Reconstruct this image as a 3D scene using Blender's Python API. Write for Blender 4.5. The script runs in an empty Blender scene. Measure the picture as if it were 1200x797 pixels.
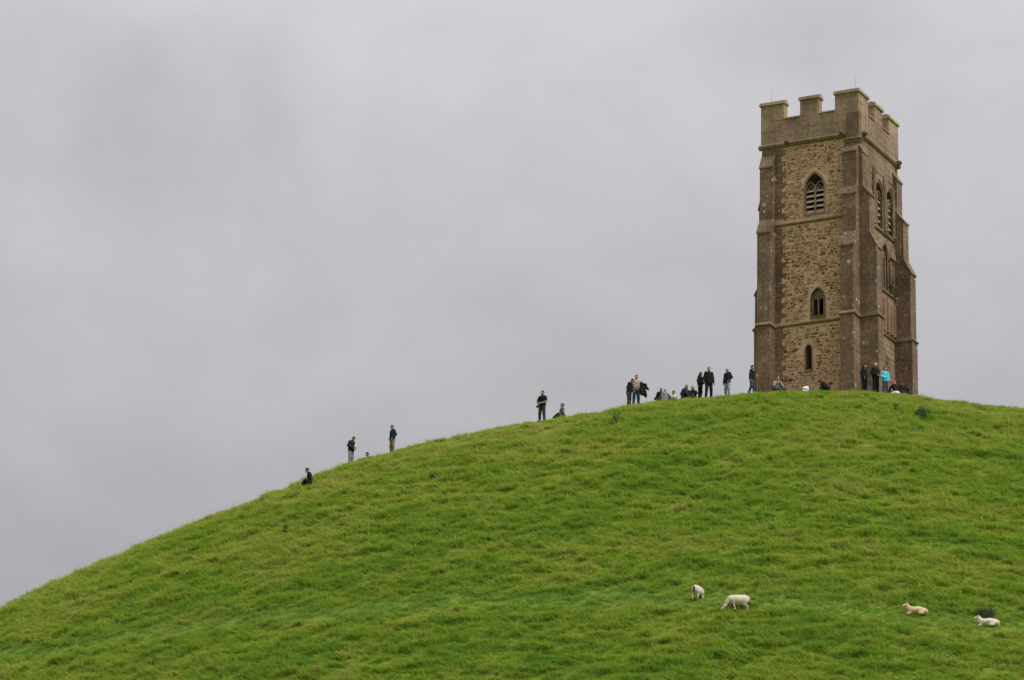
import bpy, bmesh, math, random
import numpy as np
from mathutils import Vector, Matrix
random.seed(7); rng = np.random.default_rng(7)
S = bpy.context.scene
C = S.collection
R = math.radians

# ------------------------------------------------------------------ camera, sky, sun, exposure
F, X0, Y0, PITCH = 3850.0, 900.0, 398.5, R(17.6)          # focal length and principal point in photo pixels (1200 x 797)
cam_d = bpy.data.cameras.new('camera'); cam = bpy.data.objects.new('camera', cam_d); C.objects.link(cam)
cam_d.sensor_width = 36.0; cam_d.lens = F / 1200 * 36; cam_d.shift_x = (600 - X0) / 1200
cam_d.clip_start = 0.5; cam_d.clip_end = 9000
cam.location = (0, 0, 0); cam.rotation_euler = (R(90) + PITCH, 0, 0)
S.camera = cam
S.render.resolution_x, S.render.resolution_y = 1024, 680
vs = S.view_settings
vs.view_transform = 'Standard'; vs.look = 'None'; vs.exposure = 1.1; vs.gamma = 1.0; vs.use_curve_mapping = False

SUN_EL, SUN_AZ = R(54), R(119)                             # azimuth clockwise from the view direction (+Y)
world = bpy.data.worlds.new('World'); S.world = world; world.use_nodes = True
wn, wl = world.node_tree.nodes, world.node_tree.links
wn.clear()
def wnode(t, **k):
    n = wn.new(t)
    for a, b in k.items(): setattr(n, a, b)
    return n
wo = wnode('ShaderNodeOutputWorld'); bg = wnode('ShaderNodeBackground')
sky = wnode('ShaderNodeTexSky', sky_type='NISHITA', sun_disc=False, sun_elevation=SUN_EL, sun_rotation=SUN_AZ)
tc = wnode('ShaderNodeTexCoord'); sep = wnode('ShaderNodeSeparateXYZ')
wl.new(tc.outputs['Generated'], sep.inputs[0])
# overcast deck: brighter towards the zenith as every overcast sky is, with soft uneven cloud
def wmath(op, a, b=None, clamp=False):
    m = wnode('ShaderNodeMath', operation=op, use_clamp=clamp)
    for i, v in enumerate((a, b)):
        if v is None: continue
        if isinstance(v, (int, float)): m.inputs[i].default_value = v
        else: wl.new(v, m.inputs[i])
    return m.outputs[0]
elev = wmath('MAXIMUM', sep.outputs['Z'], 0.0)
lum = wmath('ADD', wmath('MULTIPLY', elev, 0.52), 0.083)
mp = wnode('ShaderNodeMapping'); mp.inputs['Scale'].default_value = (7, 7, 12); mp.inputs['Location'].default_value = (1.3, 0.4, 2.1)
wl.new(tc.outputs['Generated'], mp.inputs[0])
n1 = wnode('ShaderNodeTexNoise'); n1.inputs['Scale'].default_value = 1.0; n1.inputs['Detail'].default_value = 6; n1.inputs['Roughness'].default_value = 0.5
n1.inputs['Distortion'].default_value = 0.5
wl.new(mp.outputs[0], n1.inputs['Vector'])
mp2 = wnode('ShaderNodeMapping'); mp2.inputs['Scale'].default_value = (24, 24, 30)
wl.new(tc.outputs['Generated'], mp2.inputs[0])
n2 = wnode('ShaderNodeTexNoise'); n2.inputs['Scale'].default_value = 1.0; n2.inputs['Detail'].default_value = 5; n2.inputs['Roughness'].default_value = 0.55
wl.new(mp2.outputs[0], n2.inputs['Vector'])
cl = wmath('ADD', wmath('MULTIPLY', n1.outputs['Fac'], 0.62), wmath('MULTIPLY', n2.outputs['Fac'], 0.20))
cl = wmath('ADD', cl, 0.58)
lum2 = wmath('MULTIPLY', lum, cl)
cloudcol = wnode('ShaderNodeMix', data_type='RGBA', blend_type='MIX')
cloudcol.inputs[6].default_value = (0.99, 0.985, 1.035, 1); cloudcol.inputs[7].default_value = (1.015, 0.986, 1.008, 1)
wl.new(wmath('MULTIPLY', elev, 2.4, True), cloudcol.inputs[0])
scl = wnode('ShaderNodeVectorMath', operation='SCALE')
wl.new(cloudcol.outputs[2], scl.inputs[0]); wl.new(lum2, scl.inputs['Scale'])
skyS = wnode('ShaderNodeVectorMath', operation='SCALE'); skyS.inputs['Scale'].default_value = 0.07
wl.new(sky.outputs[0], skyS.inputs[0])
mixs = wnode('ShaderNodeMix', data_type='RGBA'); mixs.inputs[0].default_value = 0.94
wl.new(skyS.outputs[0], mixs.inputs[6]); wl.new(scl.outputs[0], mixs.inputs[7])
wl.new(mixs.outputs[2], bg.inputs[0]); bg.inputs[1].default_value = 1.0
wl.new(bg.outputs[0], wo.inputs[0])

sun_d = bpy.data.lights.new('sun', 'SUN'); sun = bpy.data.objects.new('sun', sun_d); C.objects.link(sun)
sun_d.energy = 1.5; sun_d.angle = R(24); sun_d.color = (1.0, 0.96, 0.90)
sd = Vector((math.sin(SUN_AZ) * math.cos(SUN_EL), math.cos(SUN_AZ) * math.cos(SUN_EL), math.sin(SUN_EL)))
sun.rotation_euler = sd.to_track_quat('Z', 'Y').to_euler()
sun.location = (60, 60, 140)

# ------------------------------------------------------------------ helpers: pixels, objects, materials
def ray(px, py):
    a, b = (px - X0) / F, (Y0 - py) / F
    return np.array([a, math.cos(PITCH) - b * math.sin(PITCH), math.sin(PITCH) + b * math.cos(PITCH)])
def obj(name, me, parent=None, kind=None):
    o = bpy.data.objects.new(name, me); C.objects.link(o)
    if parent is not None: o.parent = parent
    if kind: o['kind'] = kind
    return o
def tag(o, label, cat, group=None):
    o['label'] = label; o['category'] = cat
    if group: o['group'] = group
    return o
def empty(name, loc, rz=0):
    o = bpy.data.objects.new(name, None); C.objects.link(o); o.location = loc; o.rotation_euler = (0, 0, rz)
    o.empty_display_size = 0.2
    return o
def mesh(name, v, f, mats=(), smooth=False, idx=None):
    me = bpy.data.meshes.new(name)
    me.from_pydata([tuple(map(float, p)) for p in v], [], [tuple(map(int, q)) for q in f])
    for m in mats: me.materials.append(m)
    if smooth: me.polygons.foreach_set('use_smooth', [True] * len(me.polygons))
    if idx is not None: me.polygons.foreach_set('material_index', [int(i) for i in idx])
    me.update()
    return me
class G:                                                    # vertex and face collector
    def __init__(s): s.v, s.f = [], []
    def add(s, v, f):
        n = len(s.v); s.v += [tuple(p) for p in v]; s.f += [tuple(i + n for i in q) for q in f]; return s
    def box(s, x0, x1, y0, y1, z0, z1):
        return s.add([(x0,y0,z0),(x1,y0,z0),(x1,y1,z0),(x0,y1,z0),(x0,y0,z1),(x1,y0,z1),(x1,y1,z1),(x0,y1,z1)],
                     [(3,2,1,0),(4,5,6,7),(0,1,5,4),(1,2,6,5),(2,3,7,6),(3,0,4,7)])
    def prism(s, poly, ax, a, b):                           # closed polygon (2-D, counter-clockwise) swept along an axis
        n = len(poly)
        def P(p, t): return {'x': (t, p[0], p[1]), 'y': (p[0], t, p[1]), 'z': (p[0], p[1], t)}[ax]
        f = [tuple(range(n))[::-1], tuple(range(n, 2*n))] + [(i, (i+1) % n, n + (i+1) % n, n + i) for i in range(n)]
        return s.add([P(p, a) for p in poly] + [P(p, b) for p in poly], f)
    def mesh(s, name, mats, smooth=False, bevel=0.0):
        me = mesh(name, s.v, s.f, mats, smooth)
        bm = bmesh.new(); bm.from_mesh(me)
        bmesh.ops.recalc_face_normals(bm, faces=bm.faces)
        if bevel:
            es = [e for e in bm.edges if len(e.link_faces) == 2 and e.calc_face_angle(0) > 0.5]
            bmesh.ops.bevel(bm, geom=es, offset=bevel, segments=1, affect='EDGES', clamp_overlap=True)
        bm.to_mesh(me); bm.free(); me.update()
        return me

class M:                                                    # small node-graph writer
    def __init__(s, name, rough=0.9):
        s.m = bpy.data.materials.new(name); s.m.use_nodes = True
        s.n, s.l = s.m.node_tree.nodes, s.m.node_tree.links
        s.b = s.n['Principled BSDF']; s.out = s.n['Material Output']
        s.b.inputs['Roughness'].default_value = rough
        s.b.inputs['Specular IOR Level'].default_value = 0.25
    def new(s, t, ins=None, **k):
        n = s.n.new(t)
        for a, b in k.items(): setattr(n, a, b)
        for a, v in (ins or {}).items():
            if hasattr(v, 'is_linked') or hasattr(v, 'links'): s.l.new(v, n.inputs[a])
            else: n.inputs[a].default_value = v
        return n
    def math(s, op, a, b=0.0, clamp=False): return s.new('ShaderNodeMath', {0: a, 1: b}, operation=op, use_clamp=clamp).outputs[0]
    def noise(s, vec, scale, detail=4, rough=0.55): return s.new('ShaderNodeTexNoise', {'Vector': vec, 'Scale': scale, 'Detail': detail, 'Roughness': rough}).outputs['Fac']
    def ramp(s, fac, stops):
        r = s.new('ShaderNodeValToRGB', {'Fac': fac}); e = r.color_ramp.elements
        while len(e) < len(stops): e.new(0.5)
        for i, (p, c) in enumerate(stops): e[i].position = p; e[i].color = (*c, 1) if len(c) == 3 else c
        return r.outputs[0]
    def mix(s, fac, a, b, mode='MIX'):
        n = s.new('ShaderNodeMix', data_type='RGBA', blend_type=mode)
        for i, v in ((0, fac), (6, a), (7, b)):
            if hasattr(v, 'links'): s.l.new(v, n.inputs[i])
            elif i == 0: n.inputs[0].default_value = v
            else: n.inputs[i].default_value = (*v, 1)
        return n.outputs[2]
    def color(s, c):
        if hasattr(c, 'links'): s.l.new(c, s.b.inputs['Base Color'])
        else: s.b.inputs['Base Color'].default_value = (*c, 1)
    def bump(s, h, dist=0.02, strength=0.8):
        n = s.new('ShaderNodeBump', {'Height': h, 'Distance': dist, 'Strength': strength}); s.l.new(n.outputs[0], s.b.inputs['Normal'])
    def coord(s): return s.new('ShaderNodeTexCoord').outputs['Object']

def ashlar(name, dark, mid, light, lichen=0.5, joints=True, stain=0.6):
    dark, mid, light = [(c[0] * 1.03, c[1] * 0.995, c[2] * 0.985) for c in (dark, mid, light)]
    m = M(name, 0.92); co = m.coord()
    big = m.noise(co, 0.55, 5, 0.6); fine = m.noise(co, 5.0, 6, 0.65); grain = m.noise(co, 26, 4, 0.7)
    f = m.math('ADD', m.math('MULTIPLY', big, 0.55), m.math('MULTIPLY', fine, 0.45))
    col = m.ramp(f, [(0.37, dark), (0.51, mid), (0.64, light)])
    h = grain
    if joints:
        sp = m.new('ShaderNodeSeparateXYZ', {0: co})
        cb = m.new('ShaderNodeCombineXYZ', {0: m.math('ADD', sp.outputs[0], sp.outputs[1]), 1: sp.outputs[2]})
        bt = m.new('ShaderNodeTexBrick', {'Vector': cb.outputs[0], 'Scale': 1.0, 'Mortar Size': 0.012, 'Mortar Smooth': 0.4, 'Bias': 0.0,
                   'Brick Width': 0.62, 'Row Height': 0.34, 'Color1': (0.80, 0.80, 0.80, 1), 'Color2': (1.15, 1.12, 1.08, 1), 'Mortar': (0.82, 0.79, 0.76, 1)})
        col = m.mix(0.7, col, bt.outputs['Color'], 'MULTIPLY')
        h = m.math('SUBTRACT', m.math('MULTIPLY', grain, 0.5), bt.outputs['Fac'])
    # rain streaks and algae with a shape of their own
    st = m.new('ShaderNodeMapping', {'Vector': co, 'Scale': (2.6, 2.6, 0.22)})
    sn = m.noise(st.outputs[0], 1.0, 5, 0.6)
    col = m.mix(m.math('MULTIPLY', m.ramp(sn, [(0.5, (0,0,0)), (0.72, (1,1,1))]), stain), col, (0.085, 0.062, 0.046))
    if lichen:
        v = m.new('ShaderNodeTexVoronoi', {'Vector': co, 'Scale': 3.6, 'Randomness': 1.0})
        wob = m.noise(co, 11, 4, 0.65)
        dist = m.math('ADD', v.outputs['Distance'], m.math('MULTIPLY', m.math('SUBTRACT', wob, 0.5), 0.75))
        sc = m.new('ShaderNodeSeparateColor', {0: v.outputs['Color']})
        rad = m.math('MULTIPLY', m.math('POWER', sc.outputs[0], 4.0), 0.34 * lichen)
        spot = m.math('GREATER_THAN', rad, dist)
        patch = m.ramp(m.noise(co, 0.8, 2), [(0.42, (0,0,0)), (0.58, (1,1,1))])
        col = m.mix(m.math('MULTIPLY', spot, m.math('MULTIPLY', patch, 0.85)), col, (0.50, 0.46, 0.41))
        v2 = m.noise(co, 14, 2, 0.5)
        col = m.mix(m.math('MULTIPLY', m.ramp(v2, [(0.61, (0,0,0)), (0.69, (1,1,1))]), 0.5 * lichen), col, (0.46, 0.43, 0.38))
    m.color(col); m.bump(h, 0.02, 0.7)
    return m.m
MAT = {}
MAT['ashlar'] = ashlar('weathered_ashlar', (0.105, 0.066, 0.044), (0.175, 0.116, 0.078), (0.28, 0.195, 0.132), 1.25)
MAT['pale'] = ashlar('pale_ashlar', (0.155, 0.108, 0.070), (0.24, 0.175, 0.118), (0.34, 0.26, 0.18), 1.1, True, 0.4)
MAT['trim'] = ashlar('dressed_stone', (0.125, 0.085, 0.058), (0.215, 0.152, 0.104), (0.32, 0.235, 0.165), 0.7, False, 0.35)
MAT['red'] = ashlar('reddish_stone', (0.15, 0.095, 0.058), (0.23, 0.155, 0.098), (0.31, 0.22, 0.145), 0.2, False, 0.3)
MAT['parapet'] = ashlar('parapet_stone', (0.172, 0.119, 0.082), (0.285, 0.203, 0.143), (0.41, 0.302, 0.216), 0.8, False, 0.35)
MAT['coping'] = ashlar('coping_stone', (0.20, 0.146, 0.098), (0.31, 0.232, 0.158), (0.41, 0.315, 0.22), 0.4, False, 0.25)
def mortar():
    m = M('lime_mortar', 0.95); co = m.coord()
    f = m.math('ADD', m.math('MULTIPLY', m.noise(co, 1.2, 5), 0.6), m.math('MULTIPLY', m.noise(co, 12, 4), 0.4))
    m.color(m.ramp(f, [(0.3, (0.34, 0.208, 0.135)), (0.5, (0.575, 0.37, 0.246)), (0.72, (0.69, 0.475, 0.33))])); m.bump(m.noise(co, 18, 5, 0.7), 0.03, 0.9)
    return m.m
MAT['mortar'] = mortar()
def rubble():
    m = M('rubble_stone', 0.93); co = m.new('ShaderNodeNewGeometry').outputs['Position']
    a = m.new('ShaderNodeAttribute', attribute_name='tone'); b = m.new('ShaderNodeAttribute', attribute_name='tone', attribute_type='OBJECT')
    t = m.math('MAXIMUM', a.outputs['Fac'], b.outputs['Fac'])
    t = m.math('ADD', t, m.math('MULTIPLY', m.math('SUBTRACT', m.noise(co, 7, 4), 0.5), 0.35))
    col = m.ramp(t, [(0.05, (0.088, 0.053, 0.036)), (0.3, (0.205, 0.127, 0.081)), (0.6, (0.39, 0.252, 0.157)), (0.95, (0.58, 0.40, 0.265))])
    m.color(col); m.bump(m.noise(co, 22, 5, 0.7), 0.02, 0.8)
    return m.m
MAT['rubble'] = rubble()
def plain(name, col, rough=0.9, var=0.25, scale=12.0, spec=0.25):
    m = M(name, rough); co = m.coord(); m.b.inputs['Specular IOR Level'].default_value = spec
    n = m.noise(co, scale, 4)
    lo = tuple(c * (1 - var) for c in col); hi = tuple(min(1, c * (1 + var)) for c in col)
    m.color(m.ramp(n, [(0.3, lo), (0.7, hi)])); m.bump(n, 0.01, 0.4)
    return m.m
MAT['slate'] = plain('slate_louvre', (0.54, 0.48, 0.40), 0.8)
MAT['metal'] = plain('dull_metal', (0.30, 0.30, 0.31), 0.5, 0.1)
MAT['slab_grey'] = plain('grey_stop_slab', (0.14, 0.14, 0.15), 0.6)  # for the added slab that keeps daylight out of the tower

# ------------------------------------------------------------------ the hill
def hashn(ix, iy, seed):
    h = (ix.astype(np.int64) * 374761393 + iy.astype(np.int64) * 668265263 + seed * 974634777) & 0x7fffffff
    h = ((h ^ (h >> 13)) * 1274126177) & 0x7fffffff
    return ((h ^ (h >> 16)) & 0xffff) / 65535.0
def vnoise(x, y, seed=0):
    x = np.asarray(x, float); y = np.asarray(y, float)
    ix, iy = np.floor(x), np.floor(y); fx, fy = x - ix, y - iy
    fx = fx * fx * (3 - 2 * fx); fy = fy * fy * (3 - 2 * fy)
    a, b = hashn(ix, iy, seed), hashn(ix + 1, iy, seed); c, d = hashn(ix, iy + 1, seed), hashn(ix + 1, iy + 1, seed)
    return (a * (1 - fx) + b * fx) * (1 - fy) + (c * (1 - fx) + d * fx) * fy
def fbm(x, y, seed=0, oct=4):
    t, a, s = 0, 0.5, 0
    for i in range(oct):
        t = t + a * vnoise(np.asarray(x) * 2**i, np.asarray(y) * 2**i, seed + i); s += a; a *= 0.5
    return t / s
YC = 177.5                                                  # distance of the crest line
sil = [(0,719.5),(25,707),(62,690),(100,671),(137,655),(170,640),(200,628),(250,607),(300,590),(316,583),(335,575),(353,567),(371,559),(394,551),(410,545),
       (430,539.5),(453,534),(480,526),(500,519.5),(535,514),(567,507.5),(595,501),(632,496),(662,490),(686,486),(702,484.5),(718,481.5),(732,477.5),
       (747,475.5),(770,472),(802,468.5),(833,467),(850,465.5),(867,463.3),(900,461),(940,460),(990,459.3),(1040,462),(1090,468),(1125,472.5),(1163,477),(1200,480)]
sx, sz = [], []
for px, py in sil:
    r_ = ray(px, py); p = r_ * YC / r_[1]; sx.append(p[0]); sz.append(p[2])
sl = (sz[4] - sz[0]) / (sx[4] - sx[0]); sr = (sz[-1] - sz[-4]) / (sx[-1] - sx[-4])
for k in range(1, 14):                                      # the hill goes on past both edges of the picture
    sx.insert(0, sx[0] - 8); sz.insert(0, sz[0] - 8 * sl * (1 - 0.03 * k))
    sx.append(sx[-1] + 8); sz.append(sz[-1] + 8 * (sr - 0.035 * k))
gx = np.linspace(sx[0], sx[-1], 1600); gz = np.interp(gx, sx, sz)
ker = np.exp(-np.linspace(-2, 2, 15)**2); ker /= ker.sum()
gz = np.convolve(np.pad(gz, 7, mode='edge'), ker, 'valid')
def base_h(x, Y):
    x = np.asarray(x, float); Y = np.asarray(Y, float)
    zc = np.interp(x, gx, gz); t = zc / YC; d = YC - Y
    dp, dn = np.maximum(d, 0), np.maximum(-d, 0)
    k, L = 0.35, 6.0
    z = zc - (t * dp + k * (dp - L * (1 - np.exp(-dp / L)))) + t * 9 * (1 - np.exp(-dn / 9)) - 0.6 * np.maximum(dn - 22, 0)**2 / (np.maximum(dn - 22, 0) + 40)
    a, b = z, -1.62                                         # the plain at the foot of the hill
    return b + np.logaddexp(0, (a - b) / 2.5) * 2.5 - 2.5 * 0.0
def path_fix(): return None
def H0(x, Y): return base_h(x, Y)
def hit(px, py, f=None):
    f = f or H; r_ = ray(px, py); Y = np.linspace(100, YC + 2, 3200); X = r_[0] / r_[1] * Y; Z = r_[2] / r_[1] * Y
    below = f(X, Y) >= Z
    i = int(np.argmax(below)) if below.any() else len(Y) - 1
    return X[i], Y[i], float(f(X[i], Y[i]))
pathpts = [hit(px, py, H0) for px, py in [(-60,772),(60,762),(180,743),(300,728),(420,717),(550,706),(650,701),(760,700),(860,703),(960,711),(1060,722),(1160,735),(1260,750)]]
ppx = [p[0] for p in pathpts]; ppd = [YC - p[1] for p in pathpts]
def path_w(x, Y): return np.exp(-(((YC - Y) - np.interp(x, ppx, ppd) - (fbm(np.asarray(x) / 3, np.asarray(x) * 0, 91) - 0.5) * 1.6) / 0.95)**2)
def tuss(x, Y):                                             # tussocks and sheep-worn ledges, drawn out along the contours
    d = YC - Y
    return fbm(x / 0.58 + 0.2 * d, d / 0.36, 11, 3)
def H(x, Y):
    x = np.asarray(x, float); Y = np.asarray(Y, float); d = YC - Y
    near = np.clip((d + 1.0) / 3.0, 0.12, 1.0) * np.clip((Y - 70) / 30, 0, 1) * np.clip((90 - np.abs(x)) / 20, 0, 1)
    pw = path_w(x, Y)
    z = base_h(x, Y) + near * ((tuss(x, Y) - 0.5) * 0.38 * (1 - 0.75 * pw) + (fbm(x / 5, d / 1.3, 5, 3) - 0.5) * 0.24 - 0.10 * pw)
    return z
def tint(x, Y):
    """colour class of the sward: 0 straw-yellow .. 0.5 fresh green .. 1 deep or bluish green"""
    d = YC - Y
    n = 0.50 * fbm(x / 4.6, d / 2.4, 31, 4) + 0.50 * fbm(x / 0.6 + 0.3 * d, d / 0.35, 37, 3)
    return np.clip(0.365 + 0.004 * np.clip(d, 0, 50) + (n - 0.5) * 1.4, 0, 1)
def axis(fine0, fine1, step, far0, far1, n):
    a = np.arange(fine0, fine1 + 1e-6, step)
    lo = fine0 - (np.geomspace(1, fine0 - far0 + 1, n) - 1)[1:][::-1]; hi = fine1 + (np.geomspace(1, far1 - fine1 + 1, n) - 1)[1:]
    return np.concatenate([lo, a, hi])
xs = axis(-52, 22, 0.13, -3000, 3000, 40); ys = axis(124, 188, 0.12, -2500, 4500, 46)
XX, YY = np.meshgrid(xs, ys); ZZ = H(XX, YY)
nx, ny = len(xs), len(ys)
V = np.stack([XX, YY, ZZ], -1).reshape(-1, 3)
I = np.arange(nx * ny).reshape(ny, nx)
Q = np.stack([I[:-1, :-1], I[:-1, 1:], I[1:, 1:], I[1:, :-1]], -1).reshape(-1, 4)
me = bpy.data.meshes.new('hill')
me.vertices.add(len(V)); me.vertices.foreach_set('co', V.ravel().astype(np.float32))
me.loops.add(Q.size); me.loops.foreach_set('vertex_index', Q.ravel().astype(np.int32))
me.polygons.add(len(Q)); me.polygons.foreach_set('loop_start', np.arange(0, Q.size, 4, dtype=np.int32))
me.update(calc_edges=True); me.polygons.foreach_set('use_smooth', np.ones(len(Q), bool))
at = me.attributes.new('tint', 'FLOAT', 'POINT'); at.data.foreach_set('value', tint(XX, YY).ravel().astype(np.float32))
at = me.attributes.new('fresh', 'FLOAT', 'POINT'); at.data.foreach_set('value', (path_w(XX, YY) * ((YY > 100) & (np.abs(XX) < 60))).ravel().astype(np.float32))
def sward(name, kind):
    m = M(name, 0.85)
    if kind == 'ground':
        t = m.new('ShaderNodeAttribute', attribute_name='tint').outputs['Fac']; co = m.coord()
        t = m.math('ADD', t, m.math('MULTIPLY', m.math('SUBTRACT', m.noise(co, 6, 4), 0.5), 0.6))
        m.b.inputs['Specular IOR Level'].default_value = 0.0
        fr_ = m.new('ShaderNodeAttribute', attribute_name='fresh').outputs['Fac']
        m.color(m.mix(m.math('MULTIPLY', fr_, 0.45), m.ramp(t, [(0.1, (0.18, 0.20, 0.032)), (0.5, (0.135, 0.19, 0.024)), (0.9, (0.105, 0.165, 0.026))]), (0.16, 0.245, 0.05))); m.bump(m.noise(co, 20, 4), 0.05, 1.0)
        return m.m
    t = m.new('ShaderNodeAttribute', attribute_name='tint', attribute_type='INSTANCER').outputs['Fac']
    r = m.new('ShaderNodeObjectInfo').outputs['Random']
    bl = m.new('ShaderNodeAttribute', attribute_name='blade').outputs['Fac']
    t2 = m.math('ADD', m.math('ADD', t, m.math('MULTIPLY', m.math('SUBTRACT', r, 0.5), 0.30)), m.math('MULTIPLY', m.math('SUBTRACT', bl, 0.5), 0.42))
    col = m.ramp(t2, [(0.0, (0.44, 0.44, 0.13)), (0.22, (0.345, 0.410, 0.062)), (0.5, (0.245, 0.370, 0.040)), (0.78, (0.172, 0.318, 0.038)), (1.0, (0.140, 0.280, 0.055))])
    fr_ = m.new('ShaderNodeAttribute', attribute_name='fresh', attribute_type='INSTANCER').outputs['Fac']
    col = m.mix(m.math('MULTIPLY', fr_, 0.5), col, (0.215, 0.365, 0.082))
    d = m.new('ShaderNodeBsdfDiffuse', {'Color': col}); tr = m.new('ShaderNodeBsdfTranslucent', {'Color': col})
    mx = m.new('ShaderNodeMixShader', {0: 0.42, 1: d.outputs[0], 2: tr.outputs[0]})
    m.l.new(mx.outputs[0], m.out.inputs[0])
    return m.m
MAT['ground'] = sward('turf_ground', 'ground'); MAT['grass'] = sward('grass_blades', 'blade')
me.materials.append(MAT['ground'])
hill = obj('hill', me, kind='structure')

# grass tufts, wind-combed, set on the hill as instances
def tuft(seed):
    r = np.random.default_rng(seed); v, f, bl = [], [], []
    for i in range(30):
        a = r.uniform(0, 2 * np.pi); q = 0.15 * math.sqrt(r.uniform()); b = np.array([q * math.cos(a) * 1.3, q * math.sin(a), -0.04])
        tall = r.uniform() < 0.05; h = r.uniform(0.07, 0.165) * (1.5 if tall else 1); w = r.uniform(0.006, 0.011) * (0.8 if tall else 1)
        lean = np.array([r.normal(-0.25, 0.55), r.normal(-0.25, 0.5), 0]); sd_ = np.array([math.cos(a * 3.1), math.sin(a * 3.1), 0]); tn = r.uniform() if not tall else -0.2
        n0 = len(v)
        for k, tt in enumerate((0, 0.5, 0.85)):
            p = b + np.array([0, 0, (h + 0.04) * tt * (1 - 0.25 * tt)]) + lean * h * tt * tt * 1.5; ww = w * (1.15 - 0.6 * tt)
            v += [p - sd_ * ww, p + sd_ * ww]
        v.append(b + np.array([0, 0, (h + 0.04) * 0.74]) + lean * h * 1.6)
        f += [(n0, n0+1, n0+3, n0+2), (n0+2, n0+3, n0+5, n0+4), (n0+4, n0+5, n0+6)]; bl += [tn] * 7
    me = mesh('grass_tuft', v, f, [MAT['grass']], True)
    a = me.attributes.new('blade', 'FLOAT', 'POINT'); a.data.foreach_set('value', bl)
    return bpy.data.objects.new('grass_tuft', me)
tufts = [tuft(100 + i) for i in range(6)]
def grass_points():
    P = []
    for d0, d1, dens in ((-9, 0, 38), (0, 14, 52), (14, 30, 52), (30, 49, 50)):
        x0, x1 = -50.0, 20.0
        n = int((x1 - x0) * (d1 - d0) * dens)
        x = rng.uniform(x0, x1, n); d = rng.uniform(d0, d1, n); Y = YC - d
        lim0 = (-70 - X0) / F * Y * 1.06; lim1 = (1270 - X0) / F * Y * 1.06
        k = (x > lim0 - 1) & (x < lim1 + 1)
        P.append(np.stack([x[k], Y[k]], 1))
    return np.concatenate(P)
gp = grass_points(); gX, gY = gp[:, 0], gp[:, 1]; gZ = H(gX, gY)
ts = tuss(gX, gY); pw = path_w(gX, gY)
gs = (0.45 + 1.15 * np.clip((ts - 0.25) / 0.5, 0, 1)) * rng.uniform(0.75, 1.25, len(gX)) * (1 - 0.32 * pw)
dd = YC - gY
gs *= np.clip(0.45 + dd / 12.0, 0.35, 1.0)                    # trodden shorter along the top
gme = bpy.data.meshes.new('grass'); gme.vertices.add(len(gX)); gme.vertices.foreach_set('co', np.stack([gX, gY, gZ], 1).ravel().astype(np.float32))
rot = np.stack([rng.normal(0.10, 0.15, len(gX)), rng.normal(0, 0.18, len(gX)), rng.normal(0.0, 0.9, len(gX))], 1)
a = gme.attributes.new('rot', 'FLOAT_VECTOR', 'POINT'); a.data.foreach_set('vector', rot.ravel().astype(np.float32))
a = gme.attributes.new('scl', 'FLOAT', 'POINT'); a.data.foreach_set('value', gs.astype(np.float32))
a = gme.attributes.new('tint', 'FLOAT', 'POINT'); a.data.foreach_set('value', tint(gX, gY).astype(np.float32))
a = gme.attributes.new('fresh', 'FLOAT', 'POINT'); a.data.foreach_set('value', pw.astype(np.float32))
a = gme.attributes.new('pick', 'INT', 'POINT'); a.data.foreach_set('value', rng.integers(0, len(tufts), len(gX)).astype(np.int32))
gme.materials.append(MAT['grass'])
grass = obj('grass', gme, kind='stuff'); tag(grass, 'long wind-combed green grass covering the whole hillside', 'grass')
ng = bpy.data.node_groups.new('grass_setting', 'GeometryNodeTree')
ng.interface.new_socket('Geometry', in_out='INPUT', socket_type='NodeSocketGeometry'); ng.interface.new_socket('Geometry', in_out='OUTPUT', socket_type='NodeSocketGeometry')
gi, go = ng.nodes.new('NodeGroupInput'), ng.nodes.new('NodeGroupOutput')
jn = ng.nodes.new('GeometryNodeJoinGeometry')
for t in tufts[::-1]:
    oi = ng.nodes.new('GeometryNodeObjectInfo'); oi.inputs['Object'].default_value = t; oi.inputs['As Instance'].default_value = True
    ng.links.new(oi.outputs['Geometry'], jn.inputs[0])
iop = ng.nodes.new('GeometryNodeInstanceOnPoints'); iop.inputs['Pick Instance'].default_value = True
def named(nm, ty):
    n = ng.nodes.new('GeometryNodeInputNamedAttribute'); n.data_type = ty; n.inputs[0].default_value = nm; return n.outputs[0]
ng.links.new(gi.outputs[0], iop.inputs['Points']); ng.links.new(jn.outputs[0], iop.inputs['Instance'])
ng.links.new(named('pick', 'INT'), iop.inputs['Instance Index']); ng.links.new(named('rot', 'FLOAT_VECTOR'), iop.inputs['Rotation']); ng.links.new(named('scl', 'FLOAT'), iop.inputs['Scale'])
ng.links.new(iop.outputs[0], go.inputs[0])
gm = grass.modifiers.new('grass', 'NODES'); gm.node_group = ng

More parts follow.
